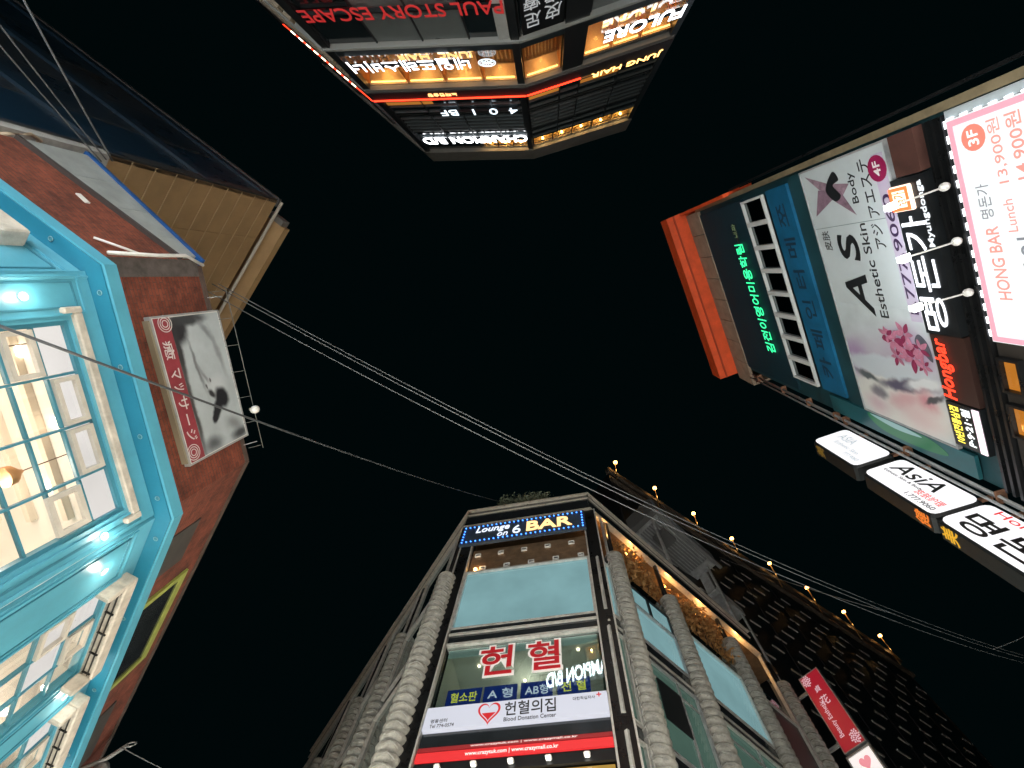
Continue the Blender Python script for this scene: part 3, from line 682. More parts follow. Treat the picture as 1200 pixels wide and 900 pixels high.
    sign('name_sign', 'white glowing letters FULORE over the right hand lit rooms', TR, 'FULORE', -6.0, -3.1, 20.95, 21.8, M_wlet, bold=.04)
    sign('name_sign', 'small amber letters JUNG HAIR under the warm windows', TR, 'JUNG HAIR', -5.95, -2.9, 24.3, 24.9, glow('amber_letters', (255, 190, 110), 4.), bold=.02)
    sign('name_sign', 'tiny warm lettering just under the red light line', Tf, '노래연습장', 3.0, 4.3, 23.85, 24.2, glow('tiny_warm', (255, 180, 110), 3.), bold=.0)
    s = thing('black_sign', 'black sign with pale stacked characters at the tower corner', 'sign', TR.P(-.8, 16, .1))
    TR.box('panel', -1.5, -.12, 15.5, 19.2, .0, .12, M_black, s)
    ch = mat('chalk_white', (.6, .62, .64), .6, emit=.25, ecol=(.8, .85, .9))
    for i, c in enumerate('皮膚'): TR.text(c, -1.40, -.86, 17.9 - i * .95, 18.75 - i * .95, .125, ch, s, depth=.01)
    for i, c in enumerate('足療'): TR.text(c, -.74, -.22, 18.0 - i * .95, 18.8 - i * .95, .125, ch, s, depth=.01)
sign_tower()

# ================================================================== billboard building (right)
def billboard_building():
    R = face(7.5, .36, 247)
    b = thing('billboard_building', 'dark teal building stacked with billboards under an orange roof edge', 'building', R.P(-.6, 0, -4))
    teal = mat('teal_wall', (.014, .055, .068), .5, 0., .35, 1.2, spec=.3)
    navy = mat('navy_wall', (.010, .038, .055), .6, 0., .3, 1.2, spec=.2)
    tan = mat('tan_stone', (.36, .27, .20), .75, 0., .3, 2., .3, 20.)
    org = mat('orange_panel', (.85, .105, .025), .5, 0., .2, 2.)
    trim = mat('olive_trim', (.26, .21, .13), .5, .3, .3, 3.)
    prism('wall', [tuple(R.P(u, 0, w).xy) for u, w in ((-4.2, -.05), (3.15, -.05), (3.15, -9), (-4.2, -9))], 0, 24.4, teal, b)
    R.box('upper_wall', -4.0, 3.0, 18.55, 22.9, -.05, .02, navy, b)
    for i in range(8):
        a = -4.85 + i * 1.01
        R.box('stone_block', a, a + .98, 22.92, 24.56, -.06, .06, tan, b)
    R.box('stone_return', -4.95, -4.86, 22.92, 24.56, -3, .05, tan, b)
    r = R.box('roof_edge', -4.70, 3.42, 24.6, 25.7, -3.0, .90, org, b)
    mat('orange_joint', (.45, .05, .012), .6)
    R.box('roof_edge_bead', -4.70, 3.42, 24.55, 24.60, .55, .62, MATS['orange_joint'], r)
    R.box('orange_fin', 3.28, 3.40, 19.2, 24.58, -.3, .28, org, b)
    R.box('side_trim', 3.16, 3.30, 5.0, 23.0, -.2, .10, trim, b)
    R.box('side_trim', 3.42, 3.48, 5.0, 19.2, -.3, .04, MATS['dark_bronze_metal'], b)
    # white framed window strip
    wf = mat('white_window_frame', (.66, .68, .68), .45)
    n = 8; u0, u1 = -3.43, 2.92; d = (u1 - u0) / n
    for i in range(n):
        a = u0 + i * d
        w = R.box('window', a + .06, a + d - .06, 17.0, 18.36, .02, .04, glass('black_window', (.05, .06, .06), .07, .02), b)
        R.box('dark_back', a + .05, a + d - .05, 16.98, 18.38, -.04, -.02, M_black, w)
        R.frame('frame', a, a + d, 16.92, 18.44, .07, .03, .12, wf, w)
    R.box('recess_wall', -4.1, 3.1, 14.7, 15.42, -.04, .03, teal, b)
    # pipes and cable tray along the lower edge
    for u, w in ((-4.28, .10), (-4.42, .02), (-4.36, .22)):
        tube('pipe', [R.P(u, 5, w), R.P(u, 22.5, w)], .035, M_galv, b)
    for z in (21.9, 19.8, 18.0, 16.4, 15.9, 13.4, 10.9, 9.6): R.box('pipe_bracket', -4.46, -4.18, z - .025, z + .025, -.05, .14, mat('rusty_bracket', (.30, .15, .09), .7, .3), b)
    # storey under the signs: brown board, black rails, lit windows
    R.box('brown_board', 2.35, 3.1, 10.85, 11.45, .0, .16, mat('brown_board', (.085, .035, .028), .6, 0., .3, 4.), b)
    for z in (10.36, 10.52, 10.68): R.box('dark_rail', -4.1, 3.1, z - .03, z + .03, .0, .10, M_dark, b)
    R.box('spandrel', -4.1, 3.1, 7.2, 10.3, -.05, .02, mat('brown_black', (.03, .025, .022), .5), b)
    for i in range(2):
        a = -1.45 - i * .9
        w = R.box('lit_window', a - .28, a + .28, 9.92, 10.2, .02, .05, glass('amber_window', (1, 1, 1), .08, .05, srgb(*((224, 140, 50) if i == 0 else (120, 92, 66))), .8 - .3 * i), b)
        R.frame('frame', a - .34, a + .34, 9.86, 10.26, .05, .03, .12, M_dark, w)
    shopfront(R, -3.9, 2.9, b, M_added_shop)

    # ---- signs
    s = thing('neon_sign', 'green neon script on the dark upper wall under the orange roof', 'sign', R.P(0, 19.4, .1))
    R.box('rail', -2.6, 2.2, 19.66, 19.72, .02, .07, M_black, s)
    R.text('김전이영어미용학림', -2.72, 1.55, 19.35, 20.05, .08, glow('neon_green', (50, 235, 150), 1.8), s, depth=.015, bold=.0, split=True, name='letter')
    R.text('내과', 1.8, 2.3, 19.55, 19.85, .06, glow('dim_neon', (110, 130, 90), .4), s, depth=.03)
    s = thing('blue_banner', 'blue banner with dark lettering under the white framed windows', 'banner', R.P(0, 15.4, .05))
    R.box('panel', -3.42, 2.97, 15.45, 16.66, .02, .09, mat('banner_blue', (.006, .12, .25), .5, 0., .35, 1.2), s)
    R.text('카 페 인 터 메 쪼', -2.9, 2.5, 15.75, 16.35, .091, mat('banner_ink', (.01, .03, .06), .5), s, depth=.006, bold=.02)
    # big esthetic billboard
    s = thing('esthetic_billboard', 'large pale billboard with AS logo, lilies and white towels', 'billboard', R.P(0, 11.65, .1))
    vin = mat('billboard_vinyl', (.50, .55, .57), .45, 0., .08, .8)
    R.box('panel', -3.48, 3.06, 11.66, 14.62, .02, .098, vin, s)
    R.frame('frame', -3.52, 3.10, 11.62, 14.66, .04, .02, .115, M_galv, s)
    ink = mat('print_black', (.012, .014, .016), .45)
    pink = mat('print_pink', (.52, .20, .30), .5, 0., .3, 6.); dpink = mat('print_deep_pink', (.27, .03, .09), .5, 0., .3, 8.); grn = mat('print_grey_green', (.20, .26, .25), .5)
    wht = mat('print_white', (.72, .72, .70), .45, 0., .1, 3.)
    pm = printmat('spa_photo_print', (.50, .55, .57), [
        (-2.15, 13.3, .85, 1.5, 0, (.44, .38, .47), .9), (-1.35, 12.3, .48, .6, 0, (.40, .29, .43), .9), (-1.9, 14.4, .5, .5, 0, (.36, .26, .42), .6),
        (-2.9, 13.2, .75, 1.7, 0, (.66, .66, .63), .25), (-1.95, 13.3, .30, 1.5, 3, (.50, .55, .60), .25), (-2.30, 12.75, .16, .95, 12, (.10, .09, .14), .5),
        (-2.35, 14.1, .10, .40, -10, (.10, .12, .13), .5), (-2.15, 12.2, .14, .55, 14, (.62, .64, .66), .4), (-2.75, 12.9, .20, .5, 20, (.58, .30, .34), .8), (-2.75, 13.8, .14, .3, 0, (.20, .19, .22), .6),
        (-2.6, 12.2, .25, .25, 0, (.55, .22, .26), .8), (-3.05, 12.6, .35, .6, 0, (.64, .50, .50), .9), (-3.15, 14.0, .25, .35, 0, (.60, .46, .50), .9), (-2.45, 11.95, .06, .30, 30, (.08, .08, .09), .5)], .07, .28, 2.6)
    R.poly('photo_print', [(-3.46, 11.68), (-.35, 11.68), (-.35, 14.6), (-3.46, 14.6)], .098, pm, s, .004)
    random.seed(3)
    for cx, cz, k in ((-1.15, 12.75, .36), (-1.5, 12.25, .34), (-.95, 12.35, .3), (-1.55, 12.75, .26), (-1.25, 12.0, .26), (-1.3, 12.45, .3), (-1.05, 12.95, .24), (-1.65, 12.0, .22)):
        for i in range(6):
            a = i * math.pi / 3 + cx * 5; L = k * random.uniform(.8, 1.15)
            pt = lambda r, o: (cx + r * math.cos(a + o), cz + r * math.sin(a + o))
            R.blob('petal', [pt(.03, 0), pt(L * .55, .42), pt(L, .05), pt(L * .55, -.38)], .118 + .002 * i, (pink, dpink, pink)[i % 3], s, .002, 4)
    R.blob('flower_stalks', [(-1.35, 11.92), (-1.1, 12.1), (-.9, 11.95), (-1.1, 11.75), (-1.5, 11.72)], .116, mat('print_stalk', (.10, .10, .13), .5, 0., .4, 8.), s, .002)
    R.poly('logo_wing', [(2.95, 14.45), (2.55, 14.0), (2.28, 13.2), (2.5, 12.9), (2.62, 13.6)], .102, mat('print_rose_grey', (.30, .20, .25), .5, 0., .5, 5.), s, .003)
    R.poly('logo_wing', [(2.55, 14.05), (1.95, 14.4), (2.25, 13.6), (1.8, 12.9), (2.4, 13.25)], .106, mat('print_mauve_dark', (.24, .15, .20), .5, 0., .5, 5.), s, .003)
    R.blob('logo_swoosh', [(2.85, 13.35), (2.5, 13.75), (2.2, 13.5), (2.3, 13.25), (2.55, 13.45), (2.65, 13.2)], .110, ink, s, .003)
    R.text('A', -.62, .42, 13.15, 13.98, .102, ink, s, depth=.004, bold=.04, shear=.25, name='letter')
    R.text('S', .75, 1.42, 13.12, 13.85, .102, ink, s, depth=.004, bold=.05, shear=.1, name='letter')
    R.text('Esthetic Skin', -.62, 1.60, 12.72, 12.98, .102, ink, s, depth=.004, bold=.01)
    R.text('Body', 2.05, 2.72, 12.66, 12.92, .102, ink, s, depth=.004, bold=.01)
    R.text('アジ', 1.0, 1.55, 12.25, 12.55, .102, ink, s, depth=.004, bold=.01)
    R.text('アエステ', 1.68, 2.9, 12.2, 12.5, .102, ink, s, depth=.004, bold=.01)
    R.text('皮肤', 1.05, 1.55, 14.1, 14.4, .102, ink, s, depth=.004)
    R.box('phone_strip', -.62, 2.9, 11.74, 12.06, .10, .104, mat('print_lavender', (.48, .42, .54), .5), s)
    R.text('1.777.9060', -.45, 2.1, 11.8, 12.02, .105, mat('print_purple', (.035, .015, .06), .5), s, depth=.004, bold=.015, split=True, name='letter')
    R.disc('floor_disc', 2.62, 11.96, .26, .106, mat('print_crimson', (.28, .01, .07), .5), s, .004)
    R.text('4F', 2.47, 2.77, 11.87, 12.06, .111, wht, s, depth=.004, bold=.03)
    R.box('seam', 1.62, 1.635, 11.68, 14.6, .10, .103, grn, s)
    # green wave board beside it
    s = thing('wave_board', 'teal board with green and white wave beside the towel billboard', 'sign', R.P(-3.8, 11, .05))
    R.box('panel', -4.12, -3.56, 11.3, 16.4, .0, .08, mat('wave_teal', (.015, .10, .12), .4, 0., .3, 1.), s)
    R.blob('green_wave', [(-3.6, 14.6), (-3.95, 14.2), (-4.0, 13.0), (-3.85, 12.0), (-3.6, 12.5), (-3.62, 13.5)], .081, glow('wave_green', (30, 110, 70), .6), s, .004)
    R.blob('white_wave', [(-3.60, 14.5), (-3.74, 13.6), (-3.66, 12.7), (-3.58, 13.3)], .086, glow('wave_white', (150, 190, 190), .5), s, .004)
    # black restaurant sign with white channel letters
    s = thing('restaurant_sign', 'black sign with white glowing Korean letters and square emblem', 'sign', R.P(.8, 10.85, .1))
    R.box('panel', -.80, 2.32, 10.82, 11.64, .02, .16, M_black, s)
    for c, a, e in (('명', -.72, -.02), ('돈', .10, .82), ('가', .92, 1.60)):
        R.text(c, a, e, 11.02, 11.58, .16, glow('channel_white', (245, 248, 255), 1.8), s, name='letter', depth=.015, bold=.0)
    R.text('Myungdonga', .98, 2.22, 10.88, 11.04, .16, glow('letter_soft_white', (235, 240, 245), 1.1), s, depth=.01, bold=.02, split=True, name='letter')
    R.box('emblem', 1.72, 2.2, 11.14, 11.66, .16, .22, glow('emblem_cream', (250, 225, 205), 1.6), s, .05)
    R.frame('emblem_border', 1.74, 2.18, 11.17, 11.63, .06, .22, .235, glow('emblem_orange', (240, 110, 50), 1.5), s)
    R.text('명가', 1.84, 2.10, 11.25, 11.55, .222, MATS['emblem_orange'], s, depth=.01, bold=.02)
    s = thing('red_letter_sign', 'glowing red Hongbar letters under the lily picture', 'sign', R.P(-1.6, 11.1, .1))
    R.box('panel', -2.30, -.83, 10.82, 11.63, .02, .12, mat('brown_panel', (.035, .016, .013), .5), s)
    R.text('Hongbar', -2.24, -.9, 11.18, 11.58, .14, glow('red_letters', (255, 66, 36), 1.6), s, depth=.02, bold=.01, split=True, name='letter', shear=.15)
    s = thing('led_notice', 'small yellow and white LED notice beside the red Hongbar letters', 'sign', R.P(-2.8, 10.8, .1))
    R.box('panel', -3.36, -2.34, 10.84, 11.62, .02, .13, M_black, s)
    R.text('10년전통삼겹', -3.26, -2.42, 11.34, 11.56, .131, glow('led_yellow', (240, 220, 80), 1.8), s, depth=.01, bold=.01)
    R.text('P·9·21·월', -3.26, -2.42, 11.08, 11.28, .131, glow('led_white', (235, 240, 240), 1.5), s, depth=.01, bold=.03)
    R.box('light_strip', -3.34, -2.36, 10.86, 11.0, .13, .15, glow('led_pale', (245, 225, 235), 1.4), s)
    # menu board with its string of white lamps
    s = thing('menu_board', 'bright white menu board with pink border and white lamp string', 'sign', R.P(1, 7.4, .2))
    R.box('panel', -.82, 2.99, 7.4, 10.28, .0, .08, glow('menu_white', (236, 239, 241), .9), s)
    R.box('side_panel', 3.0, 3.14, 7.4, 10.3, .0, .06, mat('pale_side', (.42, .48, .52), .5), s)
    R.frame('border', -.80, 2.97, 7.42, 10.26, .09, .082, .09, glow('menu_pink', (236, 165, 182), .95), s)
    R.disc('floor_disc', 2.62, 9.86, .20, .082, glow('menu_coral', (244, 130, 112), 1.), s, .006)
    R.text('3F', 2.5, 2.74, 9.77, 9.95, .089, glow('menu_letter_white', (255, 250, 248), 1.), s, depth=.004, bold=.03)
    coral = glow('menu_text_coral', (246, 150, 138), .98); gre = glow('menu_text_grey', (130, 134, 140), .9)
    R.text('13,900원', 1.85, 2.8, 9.42, 9.62, .082, coral, s, depth=.004, bold=.0)
    R.text('14,900원', 1.85, 2.8, 9.1, 9.34, .082, coral, s, depth=.004, bold=.015)
    R.text('HONG BAR', -.02, 1.22, 9.76, 9.98, .082, coral, s, depth=.004, bold=.02)
    R.text('명돈가', 1.35, 1.9, 9.78, 10.0, .082, gre, s, depth=.004, bold=-.005)
    R.text('Lunch', 1.1, 1.6, 9.45, 9.6, .082, coral, s, depth=.004)
    R.text('한수구이', -.5, 1.0, 9.1, 9.5, .082, gre, s, depth=.004, bold=.01)
    lm = glow('string_lamp', (250, 252, 255), 4.)
    for i in range(16):
        R.box('lamp', -.72 + i * .24, -.60 + i * .24, 10.29, 10.31, .06, .09, lm, s)
    for i in range(12): R.box('lamp', 2.995, 3.02, 7.5 + i * .24, 7.60 + i * .24, .06, .09, lm, s)
    s = thing('small_menu_board', 'white board with red border below the amber windows', 'sign', R.P(-1.6, 8, .2))
    R.box('panel', -2.6, -.97, 7.4, 9.0, .03, .16, glow('board_white', (240, 236, 236), .9), s)
    R.frame('border', -2.6, -.97, 7.4, 9.0, .07, .161, .17, glow('board_red', (215, 45, 60), .9), s)
    # three gooseneck spot lamps
    for u, tx in ((2.0, 'white arm spot lamp nearest the square emblem'), (1.05, 'white arm spot lamp in the middle of three over the black sign'), (.12, 'white arm spot lamp nearest the red Hongbar letters')):
        l = thing('spot_lamp', tx, 'lamp', R.P(u, 10.44, .1), 'spot lamps over the restaurant sign')
        lathe('mount', [(.02, -.07), (.065, -.04), (.075, 0), (.065, .04), (.02, .07)], R.P(u, 10.44, .17), M_white, l, 12, key='mount')
        tube('arm', [R.P(u, 10.44, .2), R.P(u, 10.56, .55), R.P(u, 10.68, .85)], .016, M_white, l)
        h = R.box('lamp_head', u - .065, u + .065, 10.63, 10.73, .80, .94, M_white, l, .03)
        R.box('lamp_face', u - .07, u + .07, 10.612, 10.629, .79, .95, glow('spot_face', (255, 255, 252), 4.), h); R.box('lamp_face', u - .055, u + .055, 10.64, 10.72, .941, .952, MATS['spot_face'], h)
        sp = bpy.data.lights.new('spot_light', 'SPOT'); sp.energy = 60.; sp.spot_size = math.radians(120); sp.spot_blend = .8; sp.color = (.9, .97, 1.); sp.shadow_soft_size = .06
        o = link(bpy.data.objects.new('spot_light', sp), l, R.P(u, 10.80, .84))
        o.rotation_euler = (R.P(u - .8, 13.6, .1) - R.P(u, 10.80, .84)).to_track_quat('-Z', 'Y').to_euler()
    # projecting light boxes, reading downwards
    inw = -R.n
    S0 = Frame(R.P(-4.42, 0, 1.26), (0, 0, -1), inw)     # u runs down from z = 0, v towards the wall
    labs = ('topmost of three white projecting light boxes, faint lettering', 'middle projecting light box with black AsiA lettering', 'lowest projecting light box with red Hongbar and large Korean letters')
    wb = glow('lightbox_white', (244, 243, 246), 1.); side = mat('lightbox_side', (.007, .009, .010), .45, 0., .3, 3.)
    inkb = mat('lightbox_ink', (.004, .004, .005), .5); inkr = glow('lightbox_red', (225, 40, 40), .8, .5); faint = glow('lightbox_faint', (190, 200, 205), .8)
    for i, (zt, zb) in enumerate(((15.6, 13.6), (13.3, 11.05), (10.95, 7.6))):
        s = thing('projecting_light_box', labs[i], 'sign', S0.P(-zb, .5, -.2), 'projecting light boxes')
        S0.box('case', -zt, -zb, 0, 1.0, -.45, -.005, side, s, .06)
        pts = []
        for cx, cy, a0 in ((-zb - .18, .82, 0), (-zt + .18, .82, 90), (-zt + .18, .18, 180), (-zb - .18, .18, 270)):
            pts += [(cx + .15 * math.cos(math.radians(a0 + t)), cy + .15 * math.sin(math.radians(a0 + t))) for t in (0, 30, 60, 90)]
        S0.poly('lit_face', pts, 0.0, wb, s, .02)
        for z in (zt - .3, zb + .3): S0.box('bracket', -z - .04, -z + .04, 1.0, 1.36, -.25, -.17, MATS['rusty_bracket'], s)
        c = -zt
        if i == 0:
            S0.text('ASIA', c + .3, c + .95, .55, .8, .021, faint, s, depth=.004); S0.text('Esthetic Skin', c + .5, c + 1.5, .35, .47, .021, faint, s, depth=.004); S0.text('777.9060', c + 1.2, c + 1.8, .15, .27, .021, faint, s, depth=.004)
        elif i == 1:
            S0.text('AsiA', c + .2, c + 1.6, .52, .88, .021, inkb, s, depth=.004, bold=.012, shear=.2)
            S0.text('Esthetic Skin & Body', c + .2, c + 1.4, .38, .47, .021, inkb, s, depth=.004)
            S0.text('皮肤护理', c + 1.35, c + 2.08, .27, .44, .021, inkr, s, depth=.004)
            S0.text('1.777.9060', c + 1.3, c + 2.1, .10, .21, .021, inkb, s, depth=.004)
        else:
            S0.text('Hongbar', c + .35, c + 1.75, .74, .95, .021, inkr, s, depth=.004)
            S0.text('명돈가', c + .2, c + 2.6, .14, .66, .021, inkb, s, depth=.004, bold=.03)
        # painted characters on the outer edge of the case
        if i == 0: R_edge(R, '美', zt - .55, glow('edge_yellow_dim', (120, 90, 20), .6), s)
        if i == 1: R_edge(R, '健', zb + .12, glow('edge_orange', (230, 120, 30), .8), s)
        if i == 2: R_edge(R, '美', zt - .50, glow('edge_yellow', (225, 170, 30), .8), s)
def R_edge(R, ch, z, m, s):
    E = Frame(R.P(-4.42, 0, 1.262), -R.x * -1, (0, 0, 1))
    E.text(ch, -.40, -.06, z, z + .42, 0.0, m, s, depth=.006, bold=.03, name='edge_character')
billboard_building()

# ================================================================== brick house with blue bay shopfront (left)
def brick_house():
    Kf = face(-6.61, -.25, 84); Ku = face(-6.61, -.25, 45); Kr = face(-6.18, 3.78, 121.4)
    brick = brickmat('red_brick', (.27, .072, .040), (.21, .054, .031), (.13, .055, .042))
    b = thing('brick_house', 'old red brick house with grey panelled side behind the blue bay', 'building', (-9, 2, 0))
    x = lambda p: tuple(p.xy)
    outer = [x(Ku.P(-2.6, 0)), x(Ku.P(0, 0)), x(Kr.P(0, 0)), x(Kr.P(13, 0)), (-20, 12), (-12, -1.2)]
    prism('brick_wall', outer, 7.62, 10.12, brick, b)
    prism('lower_wall', [x(Ku.P(-2.6, 0, -4.3)), x(Ku.P(0, 0, -4.3)), x(Kr.P(0, 0, -4.3)), x(Kr.P(13, 0, -4.3)), (-20, 12), (-12.5, 1)], 0, 7.6, brick, b)
    # grey sheet panels on the near side, upper edge trimmed in blue
    gm = mat('grey_sheet', (.33, .36, .36), .5, .1, .25, 2., .1, 30.)
    e = [-2.55, -1.85, -1.15, -.5, -.02]
    zl = lambda u: 9.80 + .28 * u
    for a, c in zip(e[:-1], e[1:]):
        Ku.poly('grey_panel', [(a, zl(a)), (c - .012, zl(c)), (c - .012, 10.14), (a, 10.14)], .0, gm, b, .06)
    Ku.poly('flashing', [(-2.6, zl(-2.6) - .07), (.0, zl(0) - .07), (.0, zl(0)), (-2.6, zl(-2.6))], .0, mat('dark_flashing', (.05, .04, .04), .6), b, .07)
    Ku.box('blue_trim', -2.62, .10, 10.14, 10.22, -.3, .09, mat('blue_trim', (.006, .07, .26), .45, 0., .2, 3.), b)
    # weathered render strip and white conduit at the corner
    Kf.box('render_strip', .0, .30, 7.62, 10.12, -.02, .015, mat('grey_render_strip', (.10, .085, .08), .85, 0., .5, 5.), b)
    Kf.box('roof_edge', .0, 4.05, 10.12, 10.22, -.3, .03, mat('roof_edge_dark', (.09, .06, .05), .8, 0., .4, 3.), b)
    Kr.box('roof_edge', .0, 13, 10.12, 10.22, -.3, .03, MATS['roof_edge_dark'], b)
    tube('conduit', [Kf.P(-.05, 8.3, .08), Kf.P(-.04, 9.2, .1), Kf.P(-.06, 9.8, .1), Kf.P(.1, 10.2, .08)], .03, M_white, b)
    tube('conduit', [Ku.P(-.35, 8.4, .05), Ku.P(-.12, 8.7, .08), Kf.P(-.03, 8.9, .1)], .02, M_white, b)
    Ku.box('paint_patch', -1.42, -1.22, 9.02, 9.10, .0, .02, M_white, b)
    # weathered openings on the far side
    v = Kr.box('blind_window', 1.0, 2.1, 8.3, 9.35, -.02, .02, mat('blind_window', (.06, .055, .05), .7, 0., .4, 4.), b)
    lime = mat('lime_frame', (.36, .40, .10), .5, 0., .25, 5.)
    w = Kr.box('lime_window', 2.85, 5.4, 8.2, 9.7, -.05, .02, glass_dark, b)
    Kr.frame('frame', 2.75, 5.5, 8.1, 9.82, .15, .0, .05, lime, w)
    Kr.box('brick_ledge', 6.6, 8.6, 8.6, 9.5, .0, .03, MATS['blind_window'], b)
    # massage billboard
    s = thing('massage_billboard', 'billboard with red script strip and reclining figure photo on brick wall', 'billboard', Kf.P(2.2, 8.66, .1))
    Kf.box('panel', .97, 3.49, 8.68, 10.22, .05, .119, M_white, s)
    pm = printmat('massage_photo_print', (.42, .47, .50), [
        (1.2, 9.15, .25, .22, 0, (.03, .03, .035), .4), (1.05, 9.45, .10, .40, 0, (.05, .055, .06), .5), (1.6, 9.07, .5, .07, 0, (.04, .04, .045), .6), (2.6, 9.06, .9, .05, 0, (.06, .06, .06), .7),
        (1.3, 9.8, .22, .05, 35, (.22, .24, .26), .9), (1.75, 9.98, .35, .05, 10, (.26, .28, .30), .9), (1.9, 9.38, .42, .035, 8, (.16, .17, .18), .9), (2.15, 9.52, .30, .03, 25, (.24, .25, .27), .9),
        (2.35, 9.72, .18, .22, 0, (.50, .54, .57), .6), (2.58, 9.80, .20, .17, 20, (.015, .016, .02), .35), (2.75, 9.62, .24, .10, -35, (.015, .016, .02), .4), (2.92, 9.50, .10, .07, -60, (.02, .02, .024), .4), (2.45, 9.56, .10, .06, 40, (.03, .03, .035), .5),
        (2.2, 9.6, .05, .02, 0, (.08, .08, .09), .6), (2.3, 9.48, .05, .02, 10, (.1, .1, .11), .6), (3.15, 9.95, .20, .10, 60, (.22, .24, .25), .9), (3.38, 10.05, .10, .22, 0, (.05, .055, .06), .7), (3.35, 9.3, .12, .2, 0, (.10, .11, .12), .9)], .10, .10, 5.)
    Kf.poly('photo_print', [(.985, 8.695), (3.475, 8.695), (3.475, 10.205), (.985, 10.205)], .119, pm, s, .0008)
    Kf.frame('frame', .94, 3.52, 8.64, 10.25, .03, .03, .13, M_galv, s)
    Kf.box('case_side', 1.0, 3.46, 8.60, 8.64, .02, .12, mat('tin_edge', (.34, .30, .22), .5, .3), s)
    for u in (1.2, 3.2): Kf.box('bracket', u - .05, u + .05, 8.7, 8.8, .0, .05, M_galv, s)
    Kf.box('red_strip', .98, 3.48, 8.70, 9.02, .12, .124, mat('strip_red', (.30, .045, .06), .5, 0., .25, 3.), s)
    wt = mat('script_white', (.66, .62, .62), .5)
    for ch, u0, u1 in (('癒', 1.36, 1.68), ('マ', 1.84, 2.02), ('ッ', 2.1, 2.22), ('サ', 2.32, 2.56), ('ー', 2.64, 2.84), ('ジ', 2.92, 3.12)):
        Kf.text(ch, u0, u1, 8.76 if ch != 'ー' else 8.85, 8.96 if ch != 'ー' else 8.875, .125, wt, s, depth=.004, bold=.01)
    for u, z in ((1.08, 8.92), (3.32, 8.80)):
        for r in (.05, .09, .13): Kf.ring('wave_print', u, z, r, r + .014, .1245, wt, s, .002, 18)
    # light rail above the billboard
    r = thing('billboard_rail', 'thin metal rail frame above the massage billboard', 'rail', Kf.P(2.2, 10.22, .1))
    tube('bar', [Kf.P(.55, 10.36, .30), Kf.P(3.85, 10.36, .30)], .008, mat('rail_dull', (.14, .14, .13), .6), r)
    for i in range(7): tube('rung', [Kf.P(.6 + i * .53, 10.36, .30), Kf.P(.6 + i * .53, 10.20, .10)], .005, MATS['rail_dull'], r)
    for u in (.7, 3.7): tube('strut', [Kf.P(u, 10.36, .20), Kf.P(u, 10.15, .0)], .009, M_galv, r)
    d = thing('dome_camera', 'white dome security camera at the billboard edge', 'camera', Kf.P(3.05, 10.3, .5))
    lathe('dome', [(.02, -.09), (.06, -.07), (.08, -.015), (.075, .05), (.025, .07)], Kf.P(3.0, 10.30, .36), M_white, d, 14)
    tube('bracket', [Kf.P(3.0, 10.36, .36), Kf.P(3.0, 10.37, .20)], .03, mat('cream_plastic', (.5, .46, .3), .5), d)
    # iron bracket lantern at the far end
    d = thing('iron_bracket', 'scrolled grey iron bracket lamp at the far end of brick wall', 'bracket', Kr.P(9.0, 9.2, .1))
    tube('arm', [Kr.P(8.8, 9.3, .0), Kr.P(8.6, 9.6, .35), Kr.P(8.45, 9.95, .55)], .05, M_galv, d)
    lathe('lantern', [(.05, -.35), (.16, -.25), (.18, .15), (.05, .28)], Kr.P(8.75, 9.35, .42), M_galv, d, 8)
    for k in range(1):
        c = Kr.P(8.45 - .05 * k, 9.98 + .02 * k, .6 - .18 * k)
        tube('scroll', [c + Vector((.09 * math.cos(t), .05 * math.sin(t), .10 * math.sin(t))) for t in [i * .6 for i in range(11)]], .018, M_galv, d)
brick_house()

